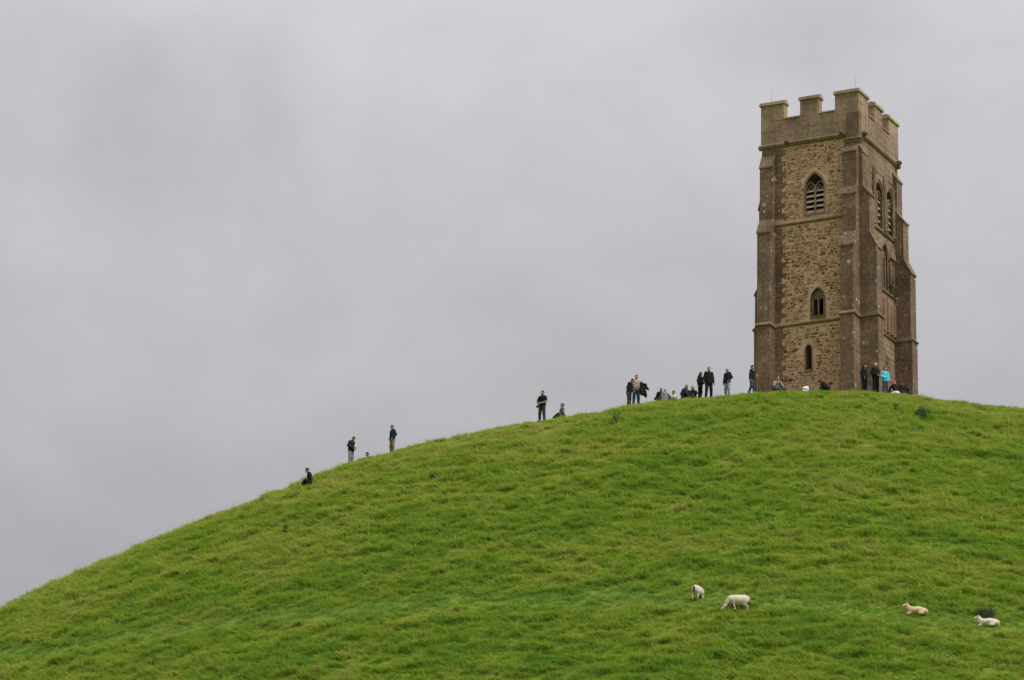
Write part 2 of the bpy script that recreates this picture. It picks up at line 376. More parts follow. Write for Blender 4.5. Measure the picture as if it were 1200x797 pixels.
# ------------------------------------------------------------------ the tower
TH = R(-24); SZ = 6.2; HS = SZ / 2; ZB = 54.0               # side of the core, level of its foot
nr = ray(1007, 300); NEAR = nr * 180.5 / nr[1]
ux = np.array([math.cos(TH), math.sin(TH), 0]); uy = np.array([-math.sin(TH), math.cos(TH), 0])
TC = np.array([NEAR[0], NEAR[1], 0]) - ux * HS + uy * HS    # near corner is local (+HS, -HS)
tower = empty('church_tower', (TC[0], TC[1], ZB), TH)
tag(tower, 'tall roofless stone church tower with battlements and stepped buttresses on the hilltop', 'tower')
def on_front(px, py, off=0.0):                              # pixel -> (x, z) on the local -Y wall
    o = -TC - np.array([0, 0, ZB]); r_ = ray(px, py); oy, ry = o @ uy, r_ @ uy
    t = (-HS - off - oy) / ry; p = o + r_ * t; return p @ ux, p[2]
def on_right(px, py, off=0.0):                              # pixel -> (y, z) on the local +X wall
    o = -TC - np.array([0, 0, ZB]); r_ = ray(px, py); ox, rx = o @ ux, r_ @ ux
    t = (HS + off - ox) / rx; p = o + r_ * t; return p @ uy, p[2]
Z_S1, Z_S2, Z_S3, Z_PC, Z_P, Z_SILL, Z_TOP = 4.73, 7.41, 11.02, 15.70, 16.08, 17.70, 18.92
def arch(cx, z0, z1, w, n=7):                               # pointed arch outline (x, z), counter-clockwise, foot at z0, apex at z1
    h = w / 2; zs = z1 - w * 0.80; pts = [(cx - h, z0), (cx + h, z0)]
    Rr = ((z1 - zs)**2 + h * h) / (2 * h)                   # arcs centred on the springing line
    for i in range(n + 1):
        t = i / n; an = t * math.atan2(z1 - zs, Rr - h) if Rr > h else t * math.pi / 2
        pts.append((cx + h - Rr + Rr * math.cos(an), zs + Rr * math.sin(an)))
    for i in range(n - 1, -1, -1):
        t = i / n; an = t * math.atan2(z1 - zs, Rr - h) if Rr > h else t * math.pi / 2
        pts.append((cx - h + Rr - Rr * math.cos(an), zs + Rr * math.sin(an)))
    return pts
def face_put(side, u, z, out):                              # point on a wall: side 0 front (-Y), 1 right (+X), 2 back, 3 left
    if side == 0: return (u, -HS - out, z)
    if side == 1: return (HS + out, u, z)
    if side == 2: return (-u, HS + out, z)
    return (-HS - out, -u, z)
def sweep(g, side, poly, o0, o1):                           # closed outline pushed through the wall from o0 to o1 (outwards positive)
    n = len(poly)
    v = [face_put(side, u, z, o0) for u, z in poly] + [face_put(side, u, z, o1) for u, z in poly]
    g.add(v, [tuple(range(n)), tuple(range(2*n - 1, n - 1, -1))] + [(i, n + i, n + (i+1) % n, (i+1) % n) for i in range(n)])
def ring(g, side, a, b, o0, o1):                            # frame between two outlines of the same count
    n = len(a); P = [[face_put(side, u, z, o) for u, z in poly] for poly in (a, b) for o in (o0, o1)]
    f = []
    for i in range(n):
        j = (i + 1) % n
        f += [(i, j, 2*n + j, 2*n + i), (n + i, 3*n + i, 3*n + j, n + j), (i, n + i, n + j, j), (2*n + i, 2*n + j, 3*n + j, 3*n + i)]
    g.add(sum(P, []), f)
def bar(g, side, pts, w, o0, o1):                           # tracery bar of width w along a polyline on the wall
    L, Rr = [], []
    for i, (u, z) in enumerate(pts):
        a, b = pts[max(i - 1, 0)], pts[min(i + 1, len(pts) - 1)]; dx, dz = b[0] - a[0], b[1] - a[1]; q = math.hypot(dx, dz) or 1
        L.append((u - dz / q * w / 2, z + dx / q * w / 2)); Rr.append((u + dz / q * w / 2, z - dx / q * w / 2))
    for i in range(len(pts) - 1): sweep(g, side, [L[i], Rr[i], Rr[i+1], L[i+1]], o0, o1)

# openings, measured from the photograph
fb = on_front(954.8, 249); fbt = on_front(954.8, 203); fbw = on_front(965.6, 230)[0] - on_front(944, 230)[0]
fm = on_front(958.5, 370); fmt = on_front(958.5, 337.5); fmw = on_front(966, 355)[0] - on_front(951, 355)[0]
fl = on_front(947.8, 433); flt = on_front(947.8, 404); flw = on_front(951.3, 420)[0] - on_front(944.4, 420)[0]
rb1 = on_right(1030.3, 262); rb1t = on_right(1029.3, 213)
WIN = [ # side, centre, foot, apex, width, lights, louvres
    (0, fb[0], fb[1] + 0.02, fbt[1], fbw, 2, True), (0, fm[0], fm[1] + 0.02, fmt[1], fmw, 2, False), (0, fl[0], fl[1], flt[1], flw, 1, False),
    (1, -0.05, Z_S3 + 0.15, 14.0, 1.15, 2, True), (1, 1.62, Z_S3 + 0.15, 14.0, 1.15, 2, True),
    (1, 0.75, Z_S2 + 0.12, 10.3, 1.0, 2, False)]
cut = G()
for side, c, z0, z1, w, nl, lv in WIN: sweep(cut, side, arch(c, z0, z1, w), -1.2, 0.4)
core = G(); core.box(-HS, HS, -HS, HS, -2.0, Z_P)
inner = G(); inner.box(-HS + 0.9, HS - 0.9, -HS + 0.9, HS - 0.9, -1.5, Z_P - 0.4)
wall_me = core.mesh('wall', [MAT['pale'], MAT['mortar']])
wall = obj('wall', wall_me, tower)
def boolean(o, g):
    cme = g.mesh('cutter', []); co = bpy.data.objects.new('cutter', cme); C.objects.link(co); co.parent = o.parent
    md = o.modifiers.new('b', 'BOOLEAN'); md.object = co; md.operation = 'DIFFERENCE'; md.solver = 'EXACT'
    bpy.context.view_layer.update()
    dg = bpy.context.evaluated_depsgraph_get(); nm = bpy.data.meshes.new_from_object(o.evaluated_get(dg))
    o.modifiers.clear(); old = o.data; o.data = nm; nm.name = old.name
    bpy.data.objects.remove(co); bpy.data.meshes.remove(cme)
boolean(wall, inner)
for side, c, z0, z1, w, nl, lv in WIN:
    k = G(); sweep(k, side, arch(c, z0, z1, w), -1.2, 0.4); boolean(wall, k)
for p in wall.data.polygons:
    p.material_index = 1 if (p.normal.y < -0.9 and p.center.y < -HS + 0.01) else 0

# windows
def window(side, c, z0, z1, w, nl, lv):
    fr = 0.13 if lv else 0.08
    g = G(); a, b = arch(c, z0 - fr * 0.6, z1 + fr * 1.2, w + 2 * fr), arch(c, z0, z1, w)
    ring(g, side, a, b, -0.22, 0.035)
    win = obj('window', g.mesh('window_surround', [MAT['trim']]), tower)
    if nl == 2:
        g = G(); h = w / 2; zs = z1 - w * 0.80
        bar(g, side, [(c, z0), (c, zs + 0.10)], 0.085, -0.20, -0.06)
        obj('mullion', g.mesh('mullion', [MAT['trim']]), win)
        g = G()
        for s in (-1, 1):                                   # two cusped heads and the eye between them
            cc = c + s * h / 2; q = arch(cc, zs - 0.25, zs + 0.38 * w, h * 0.98)[1:]
            bar(g, side, q[1:], 0.06, -0.195, -0.07)
            bar(g, side, [(cc - h * 0.45, zs - 0.02), (cc - h * 0.16, zs + 0.08), (cc, zs + 0.24), (cc + h * 0.16, zs + 0.08), (cc + h * 0.45, zs - 0.02)], 0.045, -0.185, -0.08)
        bar(g, side, [(c, zs + 0.1), (c - h * 0.42, z1 - w * 0.42)], 0.06, -0.19, -0.075); bar(g, side, [(c, zs + 0.1), (c + h * 0.42, z1 - w * 0.42)], 0.06, -0.19, -0.075)
        if not lv:
            sweep(g, side, arch(c, zs + 0.02, z1, w * 0.99), -0.19, -0.12)
            for s in (-1, 1): bar(g, side, [(c + s * (h - 0.05), z0), (c + s * (h - 0.05), zs + 0.05)], 0.11, -0.195, -0.09)
        obj('tracery', g.mesh('tracery', [MAT['trim']]), win)
        if lv:
            n = 5; step = (zs + 0.12 - z0) / n
            for s in (-1, 1):
                for i in range(n):
                    u0, u1 = sorted((c + s * 0.04, c + s * (h + 0.03))); zz = z0 + step * i
                    g = G(); v = []
                    for u in (u0, u1):
                        v += [face_put(side, u, zz + 0.04, -0.12), face_put(side, u, zz + 0.10, -0.12), face_put(side, u, zz + step * 0.85 + 0.06, -0.42), face_put(side, u, zz + step * 0.85, -0.42)]
                    g.add(v, [(0,1,2,3), (7,6,5,4), (0,4,5,1), (1,5,6,2), (2,6,7,3), (3,7,4,0)])
                    obj('louvre', g.mesh('louvre', [MAT['slate']]), win)
    if side == 1:                                       # hood mould over the arch
        g = G(); o1 = arch(c, z0, z1 + fr * 1.2 + 0.05, w + 2 * fr + 0.08)[2:]
        bar(g, side, o1, 0.09, 0.0, 0.09)
        obj('hood_mould', g.mesh('hood_mould', [MAT['trim']]), win)
    g = G(); sweep(g, side, [(c - w/2 - fr, z0 - 0.16), (c + w/2 + fr, z0 - 0.16), (c + w/2 + fr, z0 - 0.075), (c - w/2 - fr, z0 - 0.075)], -0.1, 0.07)
    obj('sill', g.mesh('sill', [MAT['trim']]), win)
    return win
for wdef in WIN: window(*wdef)
sb = G(); sb.box(-HS + 0.92, HS - 0.92, -HS + 0.92, HS - 0.92, Z_P - 0.38, Z_P - 0.02)  # added slab: closes the roofless tower to keep daylight out of the interior
obj('daylight_stop_slab', sb.mesh('daylight_stop_slab', [MAT['slab_grey']]), tower)

# buttresses: stepped profile (outward distance, height) swept across the width
def buttress(side, u0, u1, d, zt, mat='ashlar', low=0.06):
    """d: depth of the three stages; zt: level of each stage's shoulder"""
    d1, d2, d3 = d; (a1, b1), (a2, b2), (a3, b3) = zt
    g = G(); prof = [(-0.05, -2.0), (d1 + low, -2.0), (d1 + low, Z_S1 - 0.05), (d1, Z_S1 + 0.02), (d1, a1), (d2, b1), (d2, a2), (d3, b2), (d3, a3), (-0.02, b3), (-0.05, b3)]
    n = len(prof)
    v = [face_put(side, u, z, o) for u in (u0, u1) for o, z in prof]
    g.add(v, [tuple(range(n)), tuple(range(n, 2*n))[::-1]] + [(i, n + i, n + (i+1) % n, (i+1) % n) for i in range(n)])
    b = obj('buttress', g.mesh('buttress', [MAT[mat]], bevel=0.02), tower)
    for o_in, o_out, za, zb in ((d2, d1, a1, b1), (d3, d2, a2, b2), (-0.02, d3, a3, b3)):   # weathered shoulder slabs with a drip
        if o_out - o_in < 0.05: continue
        lip = 0.055; sl_ = (zb - za) / (o_out - o_in)
        pr = [(o_out + lip, za - 0.13), (o_out + lip, za - 0.04), (o_in, zb + 0.09), (o_in, zb - 0.06), (o_out, za - 0.06), (o_out, za - 0.13)]
        g = G(); v = [face_put(side, u, z, o) for u in (u0 - 0.035, u1 + 0.035) for o, z in pr]; n = 6
        g.add(v, [tuple(range(n)), tuple(range(n, 2*n))[::-1]] + [(i, n + i, n + (i+1) % n, (i+1) % n) for i in range(n)])
        obj('weathering', g.mesh('weathering', [MAT[mat]]), b)
    pr = [(-0.0, Z_S1 - 0.12), (d1 + low + 0.08, Z_S1 - 0.07), (d1 + low + 0.08, Z_S1 - 0.02), (d1 - 0.0, Z_S1 + 0.14), (0.0, Z_S1 + 0.14)]
    g = G(); v = [face_put(side, u, z, o) for u in (u0 - 0.08, u1 + 0.08) for o, z in pr]; n = 5
    g.add(v, [tuple(range(n)), tuple(range(n, 2*n))[::-1]] + [(i, n + i, n + (i+1) % n, (i+1) % n) for i in range(n)])
    obj('string_course', g.mesh('string_course', [MAT['trim']]), b)
    return b
ST = ((8.95, 9.75), (12.25, 12.65), (14.95, 15.35)); BW = 0.86; e = 0.012
buttress(0, HS - BW, HS - e, (0.84, 0.45, 0.26), ST)                            # near corner, on the front
buttress(1, -HS + e, -HS + BW, (1.08, 0.66, 0.24), ST)                          # near corner, on the right face
buttress(1, HS - BW, HS - e, (1.08, 0.66, 0.28), ST)                            # far end of the right face
buttress(0, -HS + e, -HS + BW, (0.76, 0.74, 0.36), ((7.1, 7.3), (10.5, 11.25), (14.7, 15.45)))
buttress(3, HS - BW, HS - e, (0.46, 0.20, 0.12), ((6.95, 7.35), (12.25, 12.65), (14.95, 15.35)))
buttress(3, -HS + e, -HS + BW, (0.46, 0.20, 0.12), ((6.95, 7.35), (12.25, 12.65), (14.95, 15.35)))
buttress(2, HS - BW, HS - e, (0.84, 0.45, 0.26), ST); buttress(2, -HS + e, -HS + BW, (0.84, 0.45, 0.26), ST)

# string courses on the walls
def string(side, u0, u1, z, out=0.10, h=0.2):
    pr = [(-0.01, z - h * 0.6), (out * 0.6, z - h * 0.45), (out, z - h * 0.2), (out, z), (-0.01, z + h * 0.5)]
    g = G(); v = [face_put(side, u, zz, o) for u in (u0, u1) for o, zz in pr]; n = 5
    g.add(v, [tuple(range(n)), tuple(range(n, 2*n))[::-1]] + [(i, n + i, n + (i+1) % n, (i+1) % n) for i in range(n)])
    return obj('string_course', g.mesh('string_course', [MAT['trim']]), tower)
for side in range(4):
    string(side, -HS + BW, HS - BW, Z_S1); string(side, -HS + BW - 0.01, HS - BW + 0.01, Z_S3, 0.12, 0.24)
string(1, -HS + BW, HS - BW, Z_S2)

# rubble facing of the front wall: every stone stands proud of the mortar
def stone_mesh(seed):
    r = np.random.default_rng(seed); n = 8
    an = (np.arange(n) + 0.5) / n * 2 * np.pi
    c, s_ = np.cos(an), np.sin(an); q = 0.5 / np.maximum(np.abs(c), np.abs(s_))**0.72; q *= r.uniform(0.86, 1.0, n)
    px, pz = c * q, s_ * q; v = []
    for k, (sc_, o) in enumerate(((1.0, -0.6), (0.97, 0.45), (0.72, 1.0))):
        v += [(px[i] * sc_ + (0.04 * r.normal() if k == 2 else 0), -o * (1 + (0.25 * r.normal() if k == 2 else 0)), pz[i] * sc_) for i in range(n)]
    f = [(k*n + i, k*n + (i+1) % n, (k+1)*n + (i+1) % n, (k+1)*n + i) for k in (0, 1) for i in range(n)] + [tuple(range(2*n, 3*n))]
    return v, f
SV = [stone_mesh(500 + i) for i in range(12)]
SM = []
for v, f in SV:
    me_ = mesh('stone', v, f, [MAT['rubble']]); bm = bmesh.new(); bm.from_mesh(me_); bmesh.ops.recalc_face_normals(bm, faces=bm.faces); bm.to_mesh(me_); bm.free()
    SM.append(me_)
xa, xb = -HS + BW + 0.62, HS - BW - 0.02
def blocked(x0, x1, z0, z1):
    for side, c, a0, a1, w, nl, lv in WIN:
        if side != 0: continue
        fr = 0.13
        if x1 > c - w/2 - fr and x0 < c + w/2 + fr and z1 > a0 - 0.18 and z0 < a1 + 0.28:
            if z0 > a1 - 0.15:                              # beside the point of the arch stones may come closer
                k = max(0.12, (a1 + 0.3 - z0)); 
                if x0 > c + k or x1 < c - k: continue
            return True
    for zz in (Z_S1, Z_S3):
        if z1 > zz - 0.14 and z0 < zz + 0.12: return True
    return z1 > Z_P - 0.12
stones = []
cols = [xa - 0.05]
while cols[-1] < xb - 0.3: cols.append(min(cols[-1] + random.uniform(0.55, 1.05), xb))
if cols[-1] < xb: cols[-1] = xb
for ci in range(len(cols) - 1):                             # courses break and shift every metre or so
    z = -0.3 - random.uniform(0, 0.2)
    while z < Z_P:
        sc_ = 1.0 if z < 11 else 0.80                       # smaller rubble in the top stage
        hrow = random.choice((random.uniform(0.09, 0.15), random.uniform(0.14, 0.27))) * sc_
        x = cols[ci] + (random.uniform(-0.10, 0.10) if ci else random.uniform(-0.06, 0.05)); xe = cols[ci + 1]
        while x < xe - 0.05:
            w = min(random.choice((random.uniform(0.10, 0.26), random.uniform(0.18, 0.48))) * sc_, max(xb - x, 0.02))
            if w < 0.07: break
            hh = hrow * random.uniform(0.7, 1.10); q = (x, x + w, z, z + hh)
            if not blocked(*q) and random.random() < 0.97:
                stones.append((x + w / 2, z + hh / 2 + random.uniform(-0.018, 0.018), max(w - random.uniform(0.012, 0.04), 0.05), max(hh - random.uniform(0.008, 0.028), 0.04), random.randrange(12),
                               random.uniform(0.012, 0.034), min(1, max(0.05, random.betavariate(2.1, 1.9))), random.uniform(-0.17, 0.17)))
            x += w
        z += hrow
stones.sort(key=lambda s: -s[2] * s[3])
for s in stones[:300]:
    o = obj('stone', SM[s[4]], wall); o.location = (s[0], -HS, s[1]); o.scale = (s[2], s[5], s[3]); o.rotation_euler = (0, s[7], 0); o['tone'] = s[6]
v, f, tn = [], [], []
for s in stones[300:]:
    vv, ff = SV[s[4]]; n = len(v); ca, sa = math.cos(s[7]), math.sin(s[7])
    for p in vv:
        a, b, c_ = p[0] * s[2], p[1] * s[5], p[2] * s[3]
        v.append((s[0] + a * ca + c_ * sa, -HS + b, s[1] - a * sa + c_ * ca)); tn.append(s[6])
    f += [tuple(i + n for i in q) for q in ff]
me_ = mesh('small_rubble', v, f, [MAT['rubble']]); bm = bmesh.new(); bm.from_mesh(me_); bmesh.ops.recalc_face_normals(bm, faces=bm.faces); bm.to_mesh(me_); bm.free()
at = me_.attributes.new('tone', 'FLOAT', 'POINT'); at.data.foreach_set('value', tn)
obj('small_rubble', me_, wall, 'stuff')

# quoin blocks between the rubble and the far-left buttress
z = -0.4; k = 0
while z < Z_P - 0.1:
    h = random.uniform(0.26, 0.38); w = (0.66 if k % 2 else 0.46) + random.uniform(-0.06, 0.06)
    if not any(z < zz + 0.1 and z + h > zz - 0.12 for zz in (Z_S1, Z_S3)):
        g = G(); x1 = -HS + BW + w - 0.01; g.box(-HS + BW * 0.5 + 0.3, x1, -HS - 0.034 - random.uniform(0, 0.008), -HS + 0.1, z + 0.008, min(z + h, Z_P - 0.1) - 0.008)
        obj('quoin', g.mesh('quoin', [MAT['ashlar']], bevel=0.012), wall)
    z += h; k += 1

for a_, b_ in ((-HS + 0.004, -HS + BW * 0.5 + 0.296), (HS - 0.9, HS - 0.004)):   # dressed stone over the heads of the front buttresses
    zq = 14.9
    while zq < Z_P - 0.2:
        g = G(); g.box(a_, b_, -HS - 0.03, -HS + 0.1, zq + 0.004, zq + 0.336); obj('quoin', g.mesh('quoin', [MAT['ashlar']], bevel=0.012), wall); zq += 0.34
# ashlar facing of the right wall (larger dressed blocks)
def blocks(parent, side, u0, u1, z0, z1, bw, bh, out, name, mat, skip=None, o_in=-0.03):
    z = z0; row = 0
    while z < z1 - 0.05:
        h = min(bh * random.uniform(0.92, 1.08), z1 - z)
        if z1 - z - h < 0.1: h = z1 - z
        u = u0; first = True
        while u < u1 - 0.02:
            w = bw * random.uniform(0.7, 1.3) * (0.55 if first and row % 2 else 1); first = False
            if u1 - u - w < 0.22: w = u1 - u
            if not (skip and skip(u, u + w, z, z + h)):
                g = G(); o = out + random.uniform(-0.006, 0.008)
                sweep(g, side, [(u + 0.003, z + 0.003), (u + w - 0.003, z + 0.003), (u + w - 0.003, z + h - 0.003), (u + 0.003, z + h - 0.003)], o_in, o)
                obj(name, g.mesh(name, [MAT[mat]], bevel=0.007), parent)
            u += w
        z += h; row += 1
def skip_r(u0, u1, z0, z1):
    for side, c, a0, a1, w, nl, lv in WIN:
        if side == 1 and u1 > c - w/2 - 0.16 and u0 < c + w/2 + 0.16 and z1 > a0 - 0.18 and z0 < a1 + 0.3: return True
    return any(z1 > zz - 0.16 and z0 < zz + 0.16 for zz in (Z_S1, Z_S2, Z_S3))
blocks(wall, 1, -HS + BW + 0.01, HS - BW - 0.01, -0.2, Z_P - 0.15, 0.62, 0.36, 0.028, 'block', 'pale', skip_r)

# niches, pinnacled shafts and panelling on the right face
def shaft(u, z0, z1, r=0.10, out=0.10, mat='trim'):
    g = G(); n = 6; sec = [(-r, 0), (-r, out * 0.6), (-r * 0.4, out + 0.03), (r * 0.4, out + 0.03), (r, out * 0.6), (r, 0)]
    v = [face_put(1, u + a, zz, o) for zz, k in ((z0, 1.25), (z0 + 0.12, 1), (z1, 1), (z1 + 0.35, 0.15)) for a, o in [(x * k, 0.02 + y * k) for x, y in sec]]
    f = [tuple(range(n))[::-1]] + [(L * n + i, L * n + (i+1) % n, (L+1) * n + (i+1) % n, (L+1) * n + i) for L in range(3) for i in range(n)] + [tuple(range(3*n, 4*n))]
    g.add(v, f); obj('shaft', g.mesh('shaft', [MAT[mat]]), tower)
def niche(u, z0, z1, w, fig=True):
    """canopied image niche: hollow surround with bracket, canopy and weathered figure"""
    g = G(); ring(g, 1, arch(u, z0, z1, w + 0.16), arch(u, z0 + 0.06, z1 - 0.12, w), 0.0, 0.17)
    nb = obj('niche', g.mesh('niche', [MAT['trim']]), tower)
    g = G(); sweep(g, 1, [(u - w/2 - 0.12, z1 - 0.1), (u + w/2 + 0.12, z1 - 0.1), (u + w/2 + 0.06, z1 + 0.16), (u, z1 + 0.75), (u - w/2 - 0.06, z1 + 0.16)], 0.0, 0.26)
    obj('canopy', g.mesh('canopy', [MAT['trim']], bevel=0.02), nb)
    g = G(); v = [face_put(1, u + a, zz, o) for zz, ww, o1 in ((z0 - 0.32, 0.08, 0.06), (z0 + 0.02, w/2 + 0.1, 0.28), (z0 + 0.1, w/2 + 0.1, 0.28)) for a, o in ((-ww, 0.0), (-ww, o1), (ww, o1), (ww, 0.0))]
    g.add(v, [(0,1,2,3)] + [(L*4+i, L*4+(i+1) % 4, L*4+4+(i+1) % 4, L*4+4+i) for L in (0, 1) for i in range(4)] + [(8,9,10,11)])
    obj('bracket', g.mesh('bracket', [MAT['trim']], bevel=0.02), nb)
    if fig:
        g = G(); n = 8; hh = z1 - z0 - 0.35
        v = []
        for t, rr in ((0, 0.13), (0.25, 0.11), (0.55, 0.13), (0.78, 0.14), (0.84, 0.05), (0.90, 0.075), (0.96, 0.07), (1.0, 0.02)):
            v += [face_put(1, u + rr * math.cos(a), z0 + 0.1 + hh * t, 0.10 + rr * 0.75 * math.sin(a)) for a in np.arange(n) / n * 2 * np.pi]
        g.add(v, [tuple(range(n))] + [(L*n+i, L*n+(i+1) % n, (L+1)*n+(i+1) % n, (L+1)*n+i) for L in range(7) for i in range(n)] + [tuple(range(7*n, 8*n))])
        obj('statue', g.mesh('statue', [MAT['ashlar']], True), nb)
shaft(-0.90, Z_S3 + 0.1, 14.6, 0.10, 0.14); shaft(0.785, Z_S3 + 0.1, 14.4, 0.10, 0.14); shaft(2.2, Z_S3 + 0.1, 14.2, 0.07, 0.1)
niche(-0.55, Z_S2 + 0.5, 9.7, 0.5, False); niche(1.72, Z_S2 + 0.5, 9.7, 0.5)
for u in (-0.2, 0.45, 1.1, 1.75, 2.2): shaft(u, Z_S1 + 0.2, 6.75, 0.085, 0.10, 'red')
for u in (-0.85,): niche(u, Z_S1 + 0.55, 6.6, 0.5)
g = G(); sweep(g, 1, [(0.0, Z_S1 + 0.2), (2.2, Z_S1 + 0.2), (2.2, 6.95), (0.0, 6.95)], -0.02, 0.045)
obj('panel', g.mesh('panel', [MAT['red']]), tower)
g = G(); sweep(g, 1, [(0.72, 2.1), (1.32, 2.1), (1.32, 3.5), (0.72, 3.5)], 0.0, 0.05)
cp = obj('carved_panel', g.mesh('carved_panel', [MAT['ashlar']]), tower)
for i in range(5):
    g = G(); a = 0.9 + 0.12 * (i % 3); b = 2.25 + 0.25 * i
    sweep(g, 1, [(a - 0.11, b), (a + 0.11, b - 0.04), (a + 0.13, b + 0.15), (a, b + 0.22), (a - 0.1, b + 0.14)], 0.03, 0.11)
    obj('relief', g.mesh('relief', [MAT['ashlar']], bevel=0.02), cp)

# parapet, merlons and copings
PO = 0.05                                                   # parapet stands a little proud of the wall
par = G()
par.box(-HS - 0.02, HS + 0.02, -HS - 0.02, -HS + 0.4, Z_P, Z_SILL - 0.06); par.box(-HS - 0.02, HS + 0.02, HS - 0.4, HS + 0.02, Z_P, Z_SILL - 0.06)
par.box(-HS - 0.02, -HS + 0.4, -HS + 0.4, HS - 0.4, Z_P, Z_SILL - 0.06); par.box(HS - 0.4, HS + 0.02, -HS + 0.4, HS - 0.4, Z_P, Z_SILL - 0.06)
parapet = obj('parapet', par.mesh('parapet', [MAT['parapet']]), tower)
for side in range(4): blocks(parapet, side, -HS - (PO if side % 2 == 0 else -0.001), HS + (PO if side % 2 == 0 else -0.001), Z_P + 0.06, Z_SILL - 0.07, 0.74, 0.40, PO, 'block', 'parapet', None, 0.0)
for side in range(4):
    pr = [(-0.01, Z_P - 0.22), (0.10, Z_P - 0.16), (0.17, Z_P - 0.06), (0.17, Z_P + 0.01), (PO, Z_P + 0.12), (-0.01, Z_P + 0.12)]
    lo = -HS if side % 2 else -HS - 0.17; hi = -lo
    if side == 0: hi = HS - 0.76
    if side == 1: lo = -HS + 0.30
    g = G(); v = [face_put(side, u, zz, o) for u in (lo, hi) for o, zz in pr]; n = 6
    g.add(v, [tuple(range(n)), tuple(range(n, 2*n))[::-1]] + [(i, n + i, n + (i+1) % n, (i+1) % n) for i in range(n)])
    obj('string_course', g.mesh('string_course', [MAT['trim']]), tower)
# clasping pilaster at the near corner, with its own lower string
g = G(); g.box(HS - 0.74, HS + 0.10, -HS - 0.10, -HS + 0.30, Z_PC + 0.04, Z_SILL - 0.30); pil = obj('corner_pilaster', g.mesh('corner_pilaster', [MAT['ashlar']], bevel=0.02), tower)
g = G(); g.prism([(HS - 0.80, -HS - 0.20), (HS + 0.20, -HS - 0.20), (HS + 0.20, -HS + 0.36), (HS - 0.80, -HS + 0.36)], 'z', Z_PC - 0.06, Z_PC + 0.05)
g.prism([(HS - 0.76, -HS - 0.12), (HS + 0.12, -HS - 0.12), (HS + 0.12, -HS + 0.32), (HS - 0.76, -HS + 0.32)], 'z', Z_PC - 0.2, Z_PC - 0.055)
obj('string_course', g.mesh('string_course', [MAT['trim']], bevel=0.03), pil)

def coping(side, u0, u1, z, parent, ov=0.09, h=0.27, th=0.46, m0=0, m1=0):   # weathered slab: overhangs outside, slopes up to a ridge
    pr = [(ov + PO, z - 0.05), (ov + PO - 0.03, z + (0.16 if h > 0.2 else 0.05)), (-th * 0.45, z + h), (-th - ov, z + 0.05), (-th - ov, z - 0.05)]
    g = G(); v = [face_put(side, u + mt * o, zz, o) for u, mt in ((u0, m0), (u1, m1)) for o, zz in pr]; n = 5
    g.add(v, [tuple(range(n)), tuple(range(n, 2*n))[::-1]] + [(i, n + i, n + (i+1) % n, (i+1) % n) for i in range(n)])
    return obj('coping', g.mesh('coping', [MAT['coping']], bevel=0.012), parent)
ZM = Z_TOP - 0.22
cor, cr, mw = 1.46, 1.03, 1.22                              # corner merlon, gap, middle merlon
def merlon_box(side, u0, u1):
    g = G(); sweep(g, side, [(u0, Z_SILL - 0.08), (u1, Z_SILL - 0.08), (u1, ZM), (u0, ZM)], -0.44, 0.02); return g
for side in range(4):
    m_ = obj('merlon', merlon_box(side, -mw/2 + 0.01, mw/2 - 0.01).mesh('merlon', [MAT['parapet']]), tower)
    blocks(m_, side, -mw/2, mw/2, Z_SILL - 0.07, ZM - 0.01, 0.62, 0.40, PO, 'block', 'parapet', None, 0.0)
    coping(side, -mw/2 - 0.07, mw/2 + 0.07, ZM, m_)
    for s in (-1, 1):
        a, b = sorted((s * (mw/2 + 0.0), s * (HS - cor))); coping(side, a, b, Z_SILL - 0.02, tower, 0.07, 0.10)
for sxn, syn in ((1, -1), (-1, -1), (1, 1), (-1, 1)):       # corner merlons, L-shaped
    g = G(); X1, Y1 = sxn * (HS + 0.02), syn * (HS + 0.02); xi, yi = sxn * (HS - cor), syn * (HS - cor); t_ = 0.44
    g.box(min(X1, xi), max(X1, xi), min(Y1, syn * (HS - t_)), max(Y1, syn * (HS - t_)), Z_SILL - 0.08, ZM)
    g.box(min(X1, sxn * (HS - t_)), max(X1, sxn * (HS - t_)), min(syn * (HS - t_), yi), max(syn * (HS - t_), yi), Z_SILL - 0.08, ZM)
    m_ = obj('merlon', g.mesh('merlon', [MAT['parapet']]), tower)
    fs = 0 if syn < 0 else 2; s2 = 1 if sxn > 0 else 3
    def urange(side, lo, hi): return (lo, hi) if side in (0, 1) else (-hi, -lo)
    lo, hi = sorted((sxn * (HS + PO), xi)); a, b = urange(fs, lo, hi); blocks(m_, fs, a, b, Z_SILL - 0.07, ZM - 0.01, 0.66, 0.40, PO, 'block', 'parapet', None, 0.0)
    lo, hi = sorted((syn * (HS - 0.001), yi)); a, b = urange(s2, lo, hi); blocks(m_, s2, a, b, Z_SILL - 0.07, ZM - 0.01, 0.66, 0.40, PO, 'block', 'parapet', None, 0.0)
    lo, hi = sorted((sxn * HS, xi - sxn * 0.07)); a, b = urange(fs, lo, hi); c0 = abs(a) > abs(b); coping(fs, a, b, ZM, m_, m0=-1 if c0 else 0, m1=0 if c0 else 1)
    lo, hi = sorted((syn * HS, yi - syn * 0.07)); a, b = urange(s2, lo, hi); c0 = abs(a) > abs(b); coping(s2, a, b, ZM, m_, m0=-1 if c0 else 0, m1=0 if c0 else 1)
